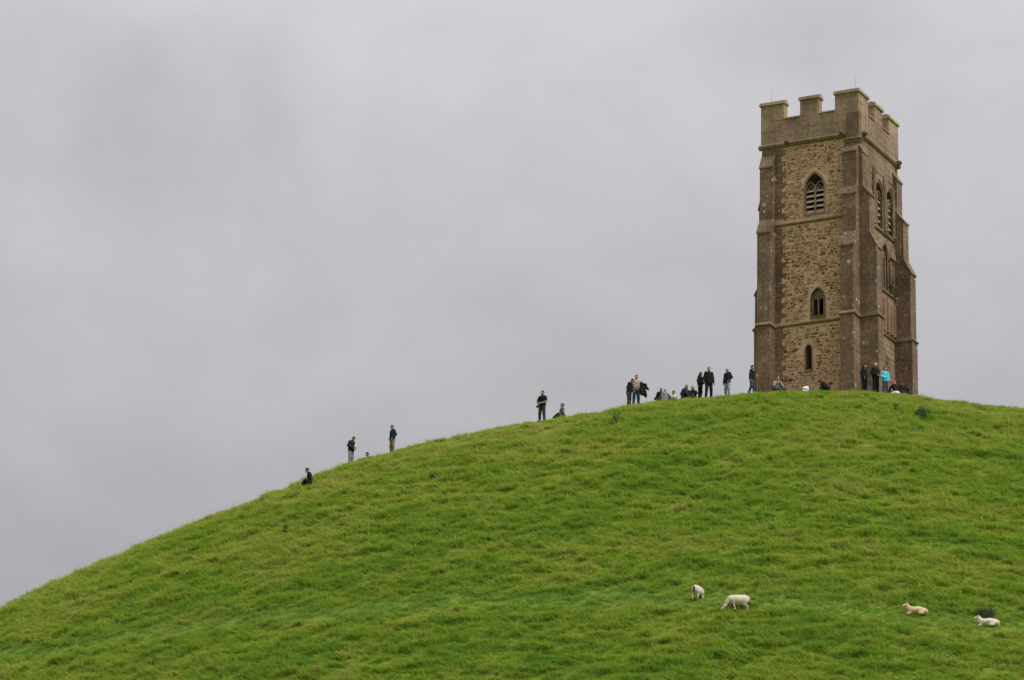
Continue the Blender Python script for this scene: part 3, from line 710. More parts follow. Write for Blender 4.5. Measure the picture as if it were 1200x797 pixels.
# gargoyles under the parapet
for side, u, zz in ((0, -HS + 1.72, Z_P - 0.03), (0, HS - 0.95, Z_P - 0.03), (1, -HS + 0.45, Z_P), (1, HS - 0.35, Z_P), (2, 0.0, Z_P), (3, 0.0, Z_P)):
    g = G(); v = []
    for o, hw, h0, h1 in ((0.0, 0.13, -0.13, 0.13), (0.2, 0.12, -0.10, 0.14), (0.3, 0.15, -0.06, 0.18), (0.42, 0.08, 0.0, 0.12)):
        v += [face_put(side, u + a, zz + b, o) for a, b in ((-hw, h0), (hw, h0), (hw, h1), (-hw, h1))]
    g.add(v, [(0,1,2,3)] + [(L*4+i, L*4+(i+1) % 4, L*4+4+(i+1) % 4, L*4+4+i) for L in range(3) for i in range(4)] + [(12,13,14,15)])
    obj('gargoyle', g.mesh('gargoyle', [MAT['ashlar']], bevel=0.03), tower)
for px, py, lx, ly in ((904.5, 108, -HS + 0.55, -HS + 0.2), (1002, 96, HS - 0.25, -HS + 0.2), (1039, 124, HS - 0.2, HS - 1.9)):
    g = G(); n = 6
    v = [(lx + r_ * math.cos(a), ly + r_ * math.sin(a), zz) for zz, r_ in ((ZM - 0.05, 0.016), (ZM + 0.3, 0.014), (ZM + 1.05, 0.006)) for a in np.arange(n) / n * 2 * np.pi]
    if ly > 0: v = [(a, b, c_ - 0.1) for a, b, c_ in v]
    g.add(v, [tuple(range(n))] + [(L*n+i, L*n+(i+1) % n, (L+1)*n+(i+1) % n, (L+1)*n+i) for L in (0, 1) for i in range(n)] + [tuple(range(2*n, 3*n))])
    obj('lightning_rod', g.mesh('lightning_rod', [MAT['metal']]), tower)

# ------------------------------------------------------------------ bodies: distance fields turned into one continuous skin
def smin(a, b, k):
    h = np.clip(0.5 + 0.5 * (b - a) / k, 0, 1); return b * (1 - h) + a * h - k * h * (1 - h)
def prim_d(pr, P):
    if pr[0] == 'cap':
        _, a, b, ra, rb = pr; ba = b - a; L2 = ba @ ba + 1e-12; t = np.clip(((P - a) @ ba) / L2, 0, 1)
        return np.linalg.norm(P - a - t[..., None] * ba, axis=-1) - (ra + (rb - ra) * t)
    _, c, Rm, rad = pr; q = (P - c) @ Rm / rad; return (np.linalg.norm(q, axis=-1) - 1) * min(rad)
def field(prims, P, k=0.035):
    d = None
    for pr in prims:
        x = prim_d(pr, P); d = x if d is None else smin(d, x, k)
    return d
def nets(prims, h, k=0.035, cutf=None, noise=None):
    lo, hi = np.full(3, 1e9), np.full(3, -1e9)
    for pr in prims:
        pts = [(pr[1], pr[3]), (pr[2], pr[4])] if pr[0] == 'cap' else [(pr[1], max(pr[3]))]
        for c, r in pts: lo = np.minimum(lo, c - r); hi = np.maximum(hi, c + r)
    lo -= 3 * h; hi += 3 * h
    n = np.ceil((hi - lo) / h).astype(int) + 1
    ax = [lo[i] + h * np.arange(n[i]) for i in range(3)]
    P = np.stack(np.meshgrid(*ax, indexing='ij'), -1).astype(float)
    D = field(prims, P, k)
    if noise is not None: D = D + noise(P)
    if cutf is not None: D = np.maximum(D, cutf(P))
    s = D < 0
    m = [x - 1 for x in n]
    cnt = np.zeros(m); acc = np.zeros((*m, 3))
    offs = [(i, j, k_) for i in (0, 1) for j in (0, 1) for k_ in (0, 1)]
    sl_ = lambda o: tuple(slice(o[i], o[i] + m[i]) for i in range(3))
    for o in offs:
        for axn in range(3):
            if o[axn]: continue
            o2 = list(o); o2[axn] = 1
            a, b = D[sl_(o)], D[sl_(o2)]; cr_ = (a < 0) != (b < 0)
            t = np.where(cr_, a / np.where(cr_, a - b, 1), 0)
            for q in range(3): acc[..., q] += np.where(cr_, o[q] + (t if q == axn else 0), 0)
            cnt += cr_
    act = cnt > 0; idx = -np.ones(m, int); idx[act] = np.arange(act.sum())
    Vv = (np.argwhere(act) + acc[act] / cnt[act][:, None]) * h + lo
    Fq = []
    for axn in range(3):
        a = np.swapaxes(s, 0, axn) if axn else s
        i0, i1 = [i for i in range(3) if i != axn]
        e = np.argwhere(np.take(s, range(0, n[axn] - 1), axn) != np.take(s, range(1, n[axn]), axn))
        e = e[(e[:, i0] > 0) & (e[:, i1] > 0) & (e[:, i0] < m[i0]) & (e[:, i1] < m[i1])]
        if not len(e): continue
        fl = s[tuple(e.T)]
        def g_(da, db):
            q = e.copy(); q[:, i0] -= da; q[:, i1] -= db; return idx[tuple(q.T)]
        quad = np.stack([g_(1, 1), g_(0, 1), g_(0, 0), g_(1, 0)], 1)
        flip = fl if axn != 1 else ~fl
        quad[~flip] = quad[~flip][:, ::-1]; Fq.append(quad)
    return Vv, np.concatenate(Fq)
def rx(a): c, s = math.cos(a), math.sin(a); return np.array([[1,0,0],[0,c,-s],[0,s,c]])
def rzm(a): c, s = math.cos(a), math.sin(a); return np.array([[c,-s,0],[s,c,0],[0,0,1]])
A = lambda *p: np.array(p, float)
cloth_cache = {}
def fabric(col):
    key = tuple(round(c, 3) for c in col)
    if key not in cloth_cache: cloth_cache[key] = plain('fabric', col, 0.9, 0.22, 9.0, 0.15)
    return cloth_cache[key]
SKIN = plain('skin', (0.44, 0.25, 0.18), 0.6, 0.08, 20); SKIN_RED = plain('flushed_skin', (0.48, 0.22, 0.16), 0.6, 0.08, 20)
EYE = plain('eye', (0.03, 0.02, 0.02), 0.3, 0.1); SHOE = plain('shoe_leather', (0.03, 0.027, 0.025), 0.5)
def tube(v, f, pts, r):
    n = 5; n0 = len(v); up = A(0.13, 0.31, 0.94)
    for i, p in enumerate(pts):
        d = pts[min(i+1, len(pts)-1)] - pts[max(i-1, 0)]; d = d / (np.linalg.norm(d) + 1e-9); a = np.cross(d, up); a /= np.linalg.norm(a) + 1e-9; b = np.cross(d, a)
        rr = r * (1 - 0.25 * i / len(pts))
        v += [p + rr * (a * math.cos(t) + b * math.sin(t)) for t in np.arange(n) / n * 2 * np.pi]
    for L in range(len(pts) - 1): f += [(n0+L*n+i, n0+L*n+(i+1) % n, n0+(L+1)*n+(i+1) % n, n0+(L+1)*n+i) for i in range(n)]
    f += [tuple(n0 + i for i in range(n))[::-1], tuple(n0 + (len(pts)-1)*n + i for i in range(n))]
ARMS = {'side': (A(.25,.03,1.14), A(.26,-.03,.89)), 'front': (A(.26,.03,1.15), A(.08,-.22,1.02)), 'hips': (A(.35,.07,1.17), A(.21,-.05,1.0)),
        'chest': (A(.25,-.02,1.14), A(.07,-.25,1.20)), 'pocket': (A(.28,.06,1.15), A(.2,-.08,.95)), 'out': (A(.30,-.16,1.27), A(.24,-.42,1.22)),
        'cross': (A(.27,-.02,1.15), A(-.06,-.18,1.18)), 'back': (A(.25,.16,1.15), A(.10,.17,.98)), 'face': (A(.26,-.16,1.18), A(.08,-.20,1.42)), 'prop': (A(.30,.22,1.18), A(.32,.34,.93))}
def person(label, x, Y, heading, top=(.02,.02,.024), legs=(.02,.02,.025), hair=(.03,.02,.015), h=1.75, arms=('side', 'side'), pose='stand', lean=0.0, head=(0, 0),
           topname='jacket', hem=0.80, style='short', sleeves=1.0, skin=None, spread=0.0, sink=0.0, group=None):
    skin = skin or SKIN
    z = float(H(x, Y)) - sink + (.06 if pose == 'crosslegs' else 0)
    root = empty('person', (x, Y, z), heading); tag(root, label, 'person', group)
    k = h / 1.75
    sit = pose != 'stand' and pose != 'walk'
    pel = A(0, 0, .95) if not sit else A(0, 0, .14)
    Rl = rx(-lean) if False else rx(lean)                    # positive lean bends forward (towards -Y)
    up = lambda p: pel + Rl @ (A(*p) - A(0, 0, .95))
    ch, nb, hc = up((0, 0, 1.28)), up((0, .015, 1.46)), up((0, -.015, 1.635))
    Rh = Rl @ rzm(head[0]) @ rx(head[1])
    hc = nb + Rl @ rx(head[1]) @ A(0, -.03, .175)
    hd = lambda p: hc + Rh @ A(*p)
    J = {}
    for i, s in enumerate((1, -1)):
        J['sh', s] = up((.175 * s, .01, 1.41)); e_, w_ = ARMS[arms[i]]
        J['el', s], J['wr', s] = up((e_[0] * s, e_[1], e_[2])), up((w_[0] * s, w_[1], w_[2]))
        J['hip', s] = pel + A(.09 * s, 0, -.03)
        if pose == 'stand': J['kn', s], J['an', s], J['to', s] = A(.10 * s + spread * s * .5, -.02, .50), A(.10 * s + spread * s, .02, .08), A(.13 * s + spread * s, -.15, .035)
        elif pose == 'walk': J['kn', s], J['an', s], J['to', s] = A(.09 * s, -.09 if s > 0 else -.02, .51), A(.09 * s, -.12 if s > 0 else .15, .08 if s > 0 else .10), A(.10 * s, -.29 if s > 0 else -.01, .035)
        elif pose == 'sit': J['kn', s], J['an', s], J['to', s] = A(.13 * s, -.36, .47), A(.12 * s, -.60, .08), A(.14 * s, -.78, .04)
        elif pose == 'crosslegs': J['kn', s], J['an', s], J['to', s] = A(.36 * s, -.27, .16), A(-.04 * s, -.36 - .05 * s, .08), A(-.19 * s, -.38 - .05 * s, .07)
        elif pose == 'legs_out': J['kn', s], J['an', s], J['to', s] = A(.11 * s, -.44, .20), A(.11 * s, -.86, .08), A(.13 * s, -.90, .20)
        if sit and arms[i] == 'knees': pass
        hd_ = J['wr', s] - J['el', s]; hd_ /= np.linalg.norm(hd_); J['ha', s] = J['wr', s] + hd_ * .075
    K = lambda p: p * k
    cap = lambda a, b, ra, rb: ('cap', K(a), K(b), ra * k, rb * k)
    ell = lambda c, Rm, rad: ('ell', K(c), Rm, np.array(rad) * k)
    body = [ell(hc, Rh, (.077, .097, .113)), ell(hd((0, -.03, -.055)), Rh, (.058, .066, .066)), cap(hd((0, -.095, .0)), hd((0, -.112, -.03)), .010, .015),
            ell(hd((.078, .01, -.01)), Rh, (.012, .022, .034)), ell(hd((-.078, .01, -.01)), Rh, (.012, .022, .034)), cap(nb, hd((0, .02, -.06)), .058, .052),
            cap(ch + Rl @ A(-.08, .01, 0), ch + Rl @ A(.08, .01, 0), .07, .07), cap(ch + Rl @ A(0, .01, 0), pel, .07, .08), cap(J['sh', 1], J['sh', -1], .05, .05), cap(nb, ch + Rl @ A(0, .01, 0), .048, .06)]
    topp = [cap(up((.085, 0, 1.33)), up((.075, 0, hem + .12)), .132, .138), cap(up((-.085, 0, 1.33)), up((-.075, 0, hem + .12)), .132, .138), cap(up((-.14, .01, 1.40)), up((.14, .01, 1.40)), .078, .078),
            cap(up((0, .02, 1.38)), up((0, .015, 1.48)), .10, .072), cap(up((0, 0, 1.36)), up((0, 0, hem + .12)), .112, .118)]
    trou = [cap(pel + A(.06, 0, .03), pel + A(-.06, 0, .03), .118, .118)]
    for s in (1, -1):
        body += [cap(J['sh', s], J['el', s], .045, .037), cap(J['el', s], J['wr', s], .037, .026), cap(J['wr', s], J['ha', s], .027, .032),
                 cap(J['hip', s], J['kn', s], .075, .052), cap(J['kn', s], J['an', s], .05, .036)]
        topp.append(cap(J['sh', s], J['el', s], .076, .066))
        if sleeves > .6: topp.append(cap(J['el', s], J['wr', s], .066, .052))
        trou += [cap(J['hip', s], J['kn', s], .112, .084), cap(J['kn', s], J['an', s] + A(0, 0, .0), .082, .070)]
    if sleeves < .6: topp = topp[:5] + [cap(J['sh', s], J['sh', s] * .35 + J['el', s] * .65, .064, .064) for s in (1, -1)]
    v, f = nets(body, .019 * k, .03); v = list(v); f = [tuple(q) for q in f]; nskin = len(f)
    for s in (1, -1):                                       # four fingers and a thumb on each hand, slightly curled
        fd = (J['ha', s] - J['wr', s]); fd /= np.linalg.norm(fd); lat = np.cross(fd, A(s, .2, .1)); lat /= np.linalg.norm(lat); pal = np.cross(lat, fd) * s
        for q, ln in ((-1.5, .062), (-.5, .076), (.5, .08), (1.5, .072)):
            b0 = J['ha', s] + lat * q * .017 + fd * .012; tube(v, f, [K(b0), K(b0 + fd * ln * .45 + pal * .004), K(b0 + fd * ln * .8 + pal * .02), K(b0 + fd * ln + pal * .038)], .0095 * k)
        b0 = J['wr', s] + fd * .03 + lat * .028; tube(v, f, [K(b0), K(b0 + fd * .03 + lat * .025 + pal * .01), K(b0 + fd * .062 + lat * .03 + pal * .022)], .011 * k)
    ns = len(f)
    for s in (1, -1):
        c = hd((.031 * s, -.088, .012)); n0 = len(v)
        v += [K(c + A(*q) * .011) for q in ((1,0,0),(-1,0,0),(0,1,0),(0,-1,0),(0,0,1),(0,0,-1))]
        f += [tuple(n0 + i for i in q) for q in ((4,0,2),(4,2,1),(4,1,3),(4,3,0),(5,2,0),(5,1,2),(5,3,1),(5,0,3))]
    obj('body', mesh('body', v, f, [skin, EYE], True, [0] * ns + [1] * (len(f) - ns)), root)
    wob = lambda P: .007 * np.sin(P[..., 2] * 38 + P[..., 0] * 17) * np.sin(P[..., 0] * 31 + P[..., 1] * 23)
    v, f = nets(topp, .022 * k, .045, None, wob); obj(topname, mesh(topname, v, f, [fabric(top)], True), root)
    v, f = nets(trou, .022 * k, .04, None, wob); obj('trousers', mesh('trousers', v, f, [fabric(legs)], True), root)
    for s in (1, -1):
        v, f = nets([cap(J['an', s] + A(0, .02, -.01), J['to', s], .05, .042)], .016 * k); obj('shoe', mesh('shoe', v, f, [SHOE], True), root)
    if style != 'bald':
        hp = [ell(hd((0, .012, .022)), Rh, (.087, .104, .112))]
        if style == 'long':
            hp += [cap(hd((0, .06, 0)), up((0, .10, 1.36)), .085, .085), cap(hd((.06, .03, -.02)), up((.09, .03, 1.38)), .04, .045), cap(hd((-.06, .03, -.02)), up((-.09, .03, 1.38)), .04, .045)]
        if style == 'hood': hp += [cap(hd((0, .07, -.05)), up((0, .10, 1.42)), .09, .10)]
        fy, fz = Rh[:, 1], Rh[:, 2]
        def cutf(P):
            q = P / k - hc; a, b = q @ fy, q @ fz           # leave the face clear
            return np.minimum(-a - .045, -(b - .052)) * 1.0 if style != 'long' else np.minimum(-a - .055, -(b - .055))
        v, f = nets(hp, .014 * k, .03, cutf, lambda P: .006 * np.sin(P[..., 0] * 90) * np.sin(P[..., 2] * 70 + P[..., 1] * 60))
        if len(f): obj('hair', mesh('hair', v, f, [fabric(hair)], True), root)
    return root, J, k
def at_px(px, back=0.8):
    """a spot `back` metres behind the crest in the direction of a picture column"""
    Y = YC + back; 
    for _ in range(4):
        zz = float(H((px - X0) / F * Y, Y)); dpt = Y * math.cos(PITCH) + zz * math.sin(PITCH); xx = (px - X0) / F * dpt
    return xx, Y

BLACK, NAVY, DENIM, GREYJ = (.012,.012,.014), (.022,.028,.055), (.05,.075,.14), (.10,.11,.13)
DARKH, BROWNH, BLOND, GINGER, GREYH = (.014,.010,.008), (.06,.032,.018), (.42,.29,.13), (.30,.13,.045), (.30,.29,.28)
H90 = R(90)
x, Y, _ = hit(364, 570.5)
person('person in black sitting on the grass just below the skyline, farthest from the tower', x, Y, R(-80), (.012,.011,.016), BLACK, DARKH, 1.88, ('front', 'front'), 'crosslegs', .22, (0, .25))
x, Y = at_px(411, .3)
person('standing person with dark jacket, pale jeans and bowed head, white thing at the chest', x, Y, R(55), (.02,.024,.022), (.20,.22,.25), DARKH, 1.70, ('front', 'front'), 'stand', .08, (0, .55))
p_a = (x, Y)
x, Y = at_px(433, 2.5)
person('dark-haired head just showing over the grass between two standing people', x, Y, R(-60), BLACK, BLACK, DARKH, 1.70, ('out', 'out'), 'sit', .15, (0, .2), sink=.30)
x, Y = at_px(459.5, .6)
person('standing person in navy jacket and khaki trousers with auburn hair', x, Y, R(-55), NAVY, (.20,.14,.09), (.12,.045,.02), 1.72, ('pocket', 'pocket'), 'stand', .03, (0, .15), hem=.86, spread=.05)
x, Y = at_px(635, .2)
person('standing person in black short-sleeved shirt and dark jeans, alone on the skyline', x, Y, R(-25), BLACK, (.035,.042,.05), BROWNH, 1.86, ('front', 'hips'), 'stand', 0, (R(-25), .0), 't_shirt', .86, sleeves=.5, spread=.05)
p_shirt = (x, Y)
x, Y = at_px(657.5, 1.4)
person('seated person with red collar and dark jacket leaning back, beside the person in black shirt', x, Y, R(-75), (.10,.10,.12), BLACK, DARKH, 1.7, ('front', 'prop'), 'crosslegs', -.10, (0, .0), sink=.0)
p_red = (x, Y)
x, Y = at_px(737, .4)
person('person in black coat with bowed head standing against the person in beige shirt', x, Y, R(70), BLACK, (.03,.03,.034), DARKH, 1.70, ('front', 'side'), 'stand', .16, (0, .45), 'coat', .72)
x, Y = at_px(745.3, .9)
person('standing person in beige shirt and blue jeans carrying a dark coat over the arm', x, Y, R(15), (.33,.29,.24), DENIM, BROWNH, 1.84, ('out', 'front'), 'stand', 0, (R(-20), .1), 't_shirt', .84, sleeves=.5, spread=.04)
p_coat = (x, Y)
x, Y = at_px(774.5, 2.1)
person('grey-haired seated person in black behind the grey hooded top', x, Y, R(10), BLACK, BLACK, GREYH, 1.7, ('side', 'front'), 'crosslegs', .05, (0, .1), sink=.0)
x, Y = at_px(778.3, .9)
person('seated person in grey hooded top with fair hair, back turned', x, Y, R(165), (.20,.20,.21), BLACK, (.26,.18,.10), 1.6, ('out', 'out'), 'crosslegs', .22, (0, .15), 'hooded_top', sink=.06)
x, Y = at_px(791, 2.2)
person('seated person with short brown hair and pale top, only head and shoulders above the grass', x, Y, R(-65), (.46,.45,.40), BLACK, (.08,.035,.018), 1.68, ('out', 'out'), 'sit', .12, (0, 0), 'pullover', sink=.22)
x, Y = at_px(801.5, 1.0)
person('seated person with ginger hair in navy jacket hunched over the knees', x, Y, R(40), (.02,.024,.05), (.03,.035,.07), GINGER, 1.7, ('out', 'cross'), 'sit', .30, (R(-30), .1), style='long', sink=.0)
x, Y = at_px(812.5, 1.3)
person('seated person with long fair hair in dark top beside the ginger-haired one', x, Y, R(-20), (.025,.027,.03), BLACK, (.20,.15,.08), 1.66, ('out', 'out'), 'sit', .15, (0, .1), style='long', sink=.10)
x, Y = at_px(820.3, .5)
person('slim standing person all in black with full dark hair, beside a taller one', x, Y, R(60), BLACK, BLACK, DARKH, 1.60, ('front', 'side'), 'stand', .05, (0, .1), style='long')
x, Y = at_px(830.5, .1)
person('tall standing person in black suit with white collar and receding ginger hair', x, Y, R(20), BLACK, BLACK, (.16,.07,.035), 1.86, ('side', 'side'), 'stand', 0, (R(-30), 0), hem=.76, spread=.05, skin=SKIN_RED)
p_suit = (x, Y)
x, Y = at_px(852.3, .8)
person('standing bald person in navy coat and pale blue jeans', x, Y, R(-40), (.016,.018,.035), (.26,.29,.36), BROWNH, 1.72, ('pocket', 'side'), 'stand', 0, (R(-25), -.05), 'coat', .78, style='bald', skin=SKIN_RED, spread=.03)
x, Y = at_px(880.8, 1.2)
person('person in black jacket and blue jeans walking towards the left corner of the tower', x, Y, R(75), (.012,.016,.015), (.045,.062,.095), DARKH, 1.74, ('side', 'side'), 'walk', .04, (0, .05), hem=.84)
x, Y = at_px(911, .9)
person('seated person in grey jacket by the tower, hands raised to a pink face', x, Y, R(15), (.30,.30,.31), (.05,.05,.06), (.34,.18,.12), 1.66, ('face', 'face'), 'crosslegs', .15, (0, .1), skin=SKIN_RED)
x, Y = at_px(963, 1.2)
person('auburn-haired person in black bent forward on the grass below the lancet window', x + .35, Y, R(-75), BLACK, BLACK, (.10,.03,.018), 1.66, ('out', 'out'), 'crosslegs', .75, (0, .3), style='long', sink=.0)
x, Y = at_px(1013, .9)
person('dark-haired person in black hooded coat standing by the near buttress', x, Y, R(60), BLACK, (.014,.014,.018), DARKH, 1.72, ('pocket', 'pocket'), 'stand', .02, (0, .05), 'coat', .62, style='hood')
x, Y = at_px(1026.3, .7)
person('standing person in black pullover and black trousers with pale cropped hair', x, Y, R(35), BLACK, BLACK, (.45,.36,.24), 1.82, ('front', 'front'), 'stand', 0, (R(10), .05), 'pullover', .84, spread=.02)
x, Y = at_px(1037.5, .6)
person('person in bright turquoise jacket with long brown hair and blue jeans', x, Y, R(20), (.10,.50,.68), (.05,.07,.11), (.07,.038,.02), 1.60, ('side', 'front'), 'stand', .02, (R(10), .0), hem=.78, style='long')
p_turq = (x, Y)
x, Y = at_px(1050.5, .5)
person('seated person with bright pink hat and black jacket beside the far buttress', x, Y, R(-150), BLACK, BLACK, (.70,.08,.16), 1.62, ('out', 'out'), 'crosslegs', .30, (0, .15))
p_pink = (x, Y)
x, Y = at_px(1057.5, .6)
person('seated brown-haired person in black jacket, back turned, next to the pink hat', x, Y, R(170), BLACK, BLACK, (.07,.04,.022), 1.64, ('out', 'out'), 'crosslegs', .35, (0, .2), style='long')

# things they carry or have put down
def blob(name, prims, mat, loc, rz=0, h=.018, k=.03, label=None, cat=None, parent=None, nz=None):
    v, f = nets(prims, h, k, None, nz); o = obj(name, mesh(name, v, f, [mat], True), parent); o.location = loc; o.rotation_euler = (0, 0, rz)
    if label: tag(o, label, cat)
    return o
fold = lambda P: .02 * np.sin(P[..., 0] * 26 + P[..., 2] * 9) + .012 * np.sin(P[..., 2] * 33 + P[..., 1] * 20)
cx, cy = p_coat; cz = float(H(cx, cy))
co_ = blob('draped_coat', [('cap', A(.20,-.44,1.27), A(.40,-.46,1.18), .06, .08), ('cap', A(.20,-.42,1.16), A(.26,-.38,.72), .09, .15), ('cap', A(.36,-.42,1.10), A(.44,-.36,.62), .09, .13), ('cap', A(.42,-.42,1.12), A(.62,-.36,.96), .06, .06), ('cap', A(.44,-.40,.62), A(.50,-.36,.46), .05, .04)],
     fabric((.018,.022,.015)), (cx, cy, cz), R(15), .022, .05, 'dark olive coat hanging over the arm of the person in beige shirt', 'coat', None, fold)
cx, cy = p_a; cz = float(H(cx, cy))
blob('paper', [('cap', A(-.02,-.27,1.06), A(.04,-.30,1.20), .035, .04), ('cap', A(.06,-.26,1.06), A(.09,-.28,1.18), .03, .035)], fabric((.72,.72,.72)), (cx, cy, cz), R(55), .014, .03, 'white paper held to the chest by the person with bowed head', 'paper')
cx, cy = p_shirt; cz = float(H(cx, cy))
blob('camera_bag', [('cap', A(-.32,-.02,.95), A(-.26,-.03,.95), .06, .06), ('cap', A(-.31,-.02,.99), A(-.27,-.02,1.04), .03, .02)], fabric(BLACK), (cx, cy, cz), R(-25), .016, .03, 'small black bag held at the hip of the person in black shirt', 'bag')
cx, cy = p_red; cz = float(H(cx, cy))
blob('red_scarf', [('cap', A(-.09,.09,.66), A(.09,.09,.66), .05, .05), ('cap', A(-.09,.09,.66), A(-.05,-.0,.60), .04, .03), ('cap', A(.09,.09,.66), A(.05,-.0,.60), .04, .03)], fabric((.50,.05,.09)), (cx, cy, cz), R(-75), .016, .03, 'red scarf round the neck of a seated person', 'scarf')
cx, cy = p_turq; cz = float(H(cx, cy))
root = empty('rucksack', (cx, cy, cz), R(20)); tag(root, 'dark rucksack worn by the person in turquoise jacket', 'rucksack')
blob('pack', [('cap', A(.12,.17,1.18), A(.16,.17,.86), .12, .13), ('cap', A(.17,.17,1.1), A(.20,.17,.90), .10, .10)], fabric((.025,.03,.03)), (0, 0, 0), 0, .02, .05, parent=root)
blob('shoulder_strap', [('cap', A(.13,.10,1.28), A(.13,-.03,1.36), .02, .02), ('cap', A(.13,-.03,1.36), A(.13,-.11,1.2), .02, .02)], fabric((.025,.03,.03)), (0, 0, 0), 0, .012, .02, parent=root)
cx, cy = at_px(1049.5, .1); cz = float(H(cx, cy))
blob('plastic_bag', [('ell', A(0,0,.08), np.eye(3), A(.26,.14,.12)), ('ell', A(.10,0,.13), np.eye(3), A(.10,.08,.08))], fabric((.72,.70,.68)), (cx, cy, cz + .02), 0, .018, .03, 'white plastic bag lying in front of the person with the pink hat', 'bag', None, lambda P: .012 * np.sin(P[..., 0] * 50) * np.sin(P[..., 1] * 60 + P[..., 2] * 40))
cx, cy = at_px(944.2, .5); cz = float(H(cx, cy)) - .03
root = empty('bucket', (cx, cy, cz)); tag(root, 'pale blue and white bucket upside down on the grass by the tower', 'bucket')
g = G(); n = 18; prof = [(.215, 0), (.215, .03), (.20, .035), (.165, .36), (.15, .375)]
g.add([(r_ * math.cos(a), r_ * math.sin(a), z_) for r_, z_ in prof for a in np.arange(n) / n * 2 * np.pi], [tuple(range(n))[::-1]] + [(L*n+i, L*n+(i+1) % n, (L+1)*n+(i+1) % n, (L+1)*n+i) for L in range(4) for i in range(n)] + [tuple(range(4*n, 5*n))])
obj('pail', g.mesh('pail', [plain('pale_plastic', (.50, .58, .70), .5, .08)], True), root)
g = G(); g.add([(r_ * math.cos(a), r_ * math.sin(a), z_) for r_, z_ in ((.188, .15), (.192, .15), (.172, .335), (.167, .335)) for a in np.linspace(-2.2, -.9, 8)], [(L*8+i, L*8+i+1, ((L+1) % 4)*8+i+1, ((L+1) % 4)*8+i) for L in range(4) for i in range(7)])
obj('band', g.mesh('band', [plain('white_plastic', (.76, .76, .76), .5, .05)], True), root)

# ------------------------------------------------------------------ sheep
def wool(name, c):
    m = M(name, 0.95); co = m.coord(); n = m.noise(co, 14, 5, 0.7); w = m.noise(co, 3.0, 3)
    m.color(m.mix(m.math('MULTIPLY', w, 0.35), m.ramp(n, [(0.3, tuple(q * 0.78 for q in c)), (0.7, c)]), tuple(q * r_ for q, r_ in zip(c, (0.80, 0.72, 0.58)))))
    m.bump(m.noise(co, 30, 4, 0.7), 0.03, 1.0); return m.m
WOOL = wool('white_wool', (.74, .66, .55)); CREAM = wool('cream_wool', (.68, .53, .36)); FACE = plain('sheep_face', (.62, .54, .43), .85, .1); DIRT = plain('dung_stain', (.05, .035, .025), .9); HOOF = plain('hoof', (.06, .05, .04), .7)
wooln = lambda P: .010 * np.sin(P[..., 0] * 61 + P[..., 2] * 13) * np.sin(P[..., 2] * 57 + P[..., 1] * 21) + .006 * np.sin(P[..., 1] * 83 + P[..., 0] * 37)
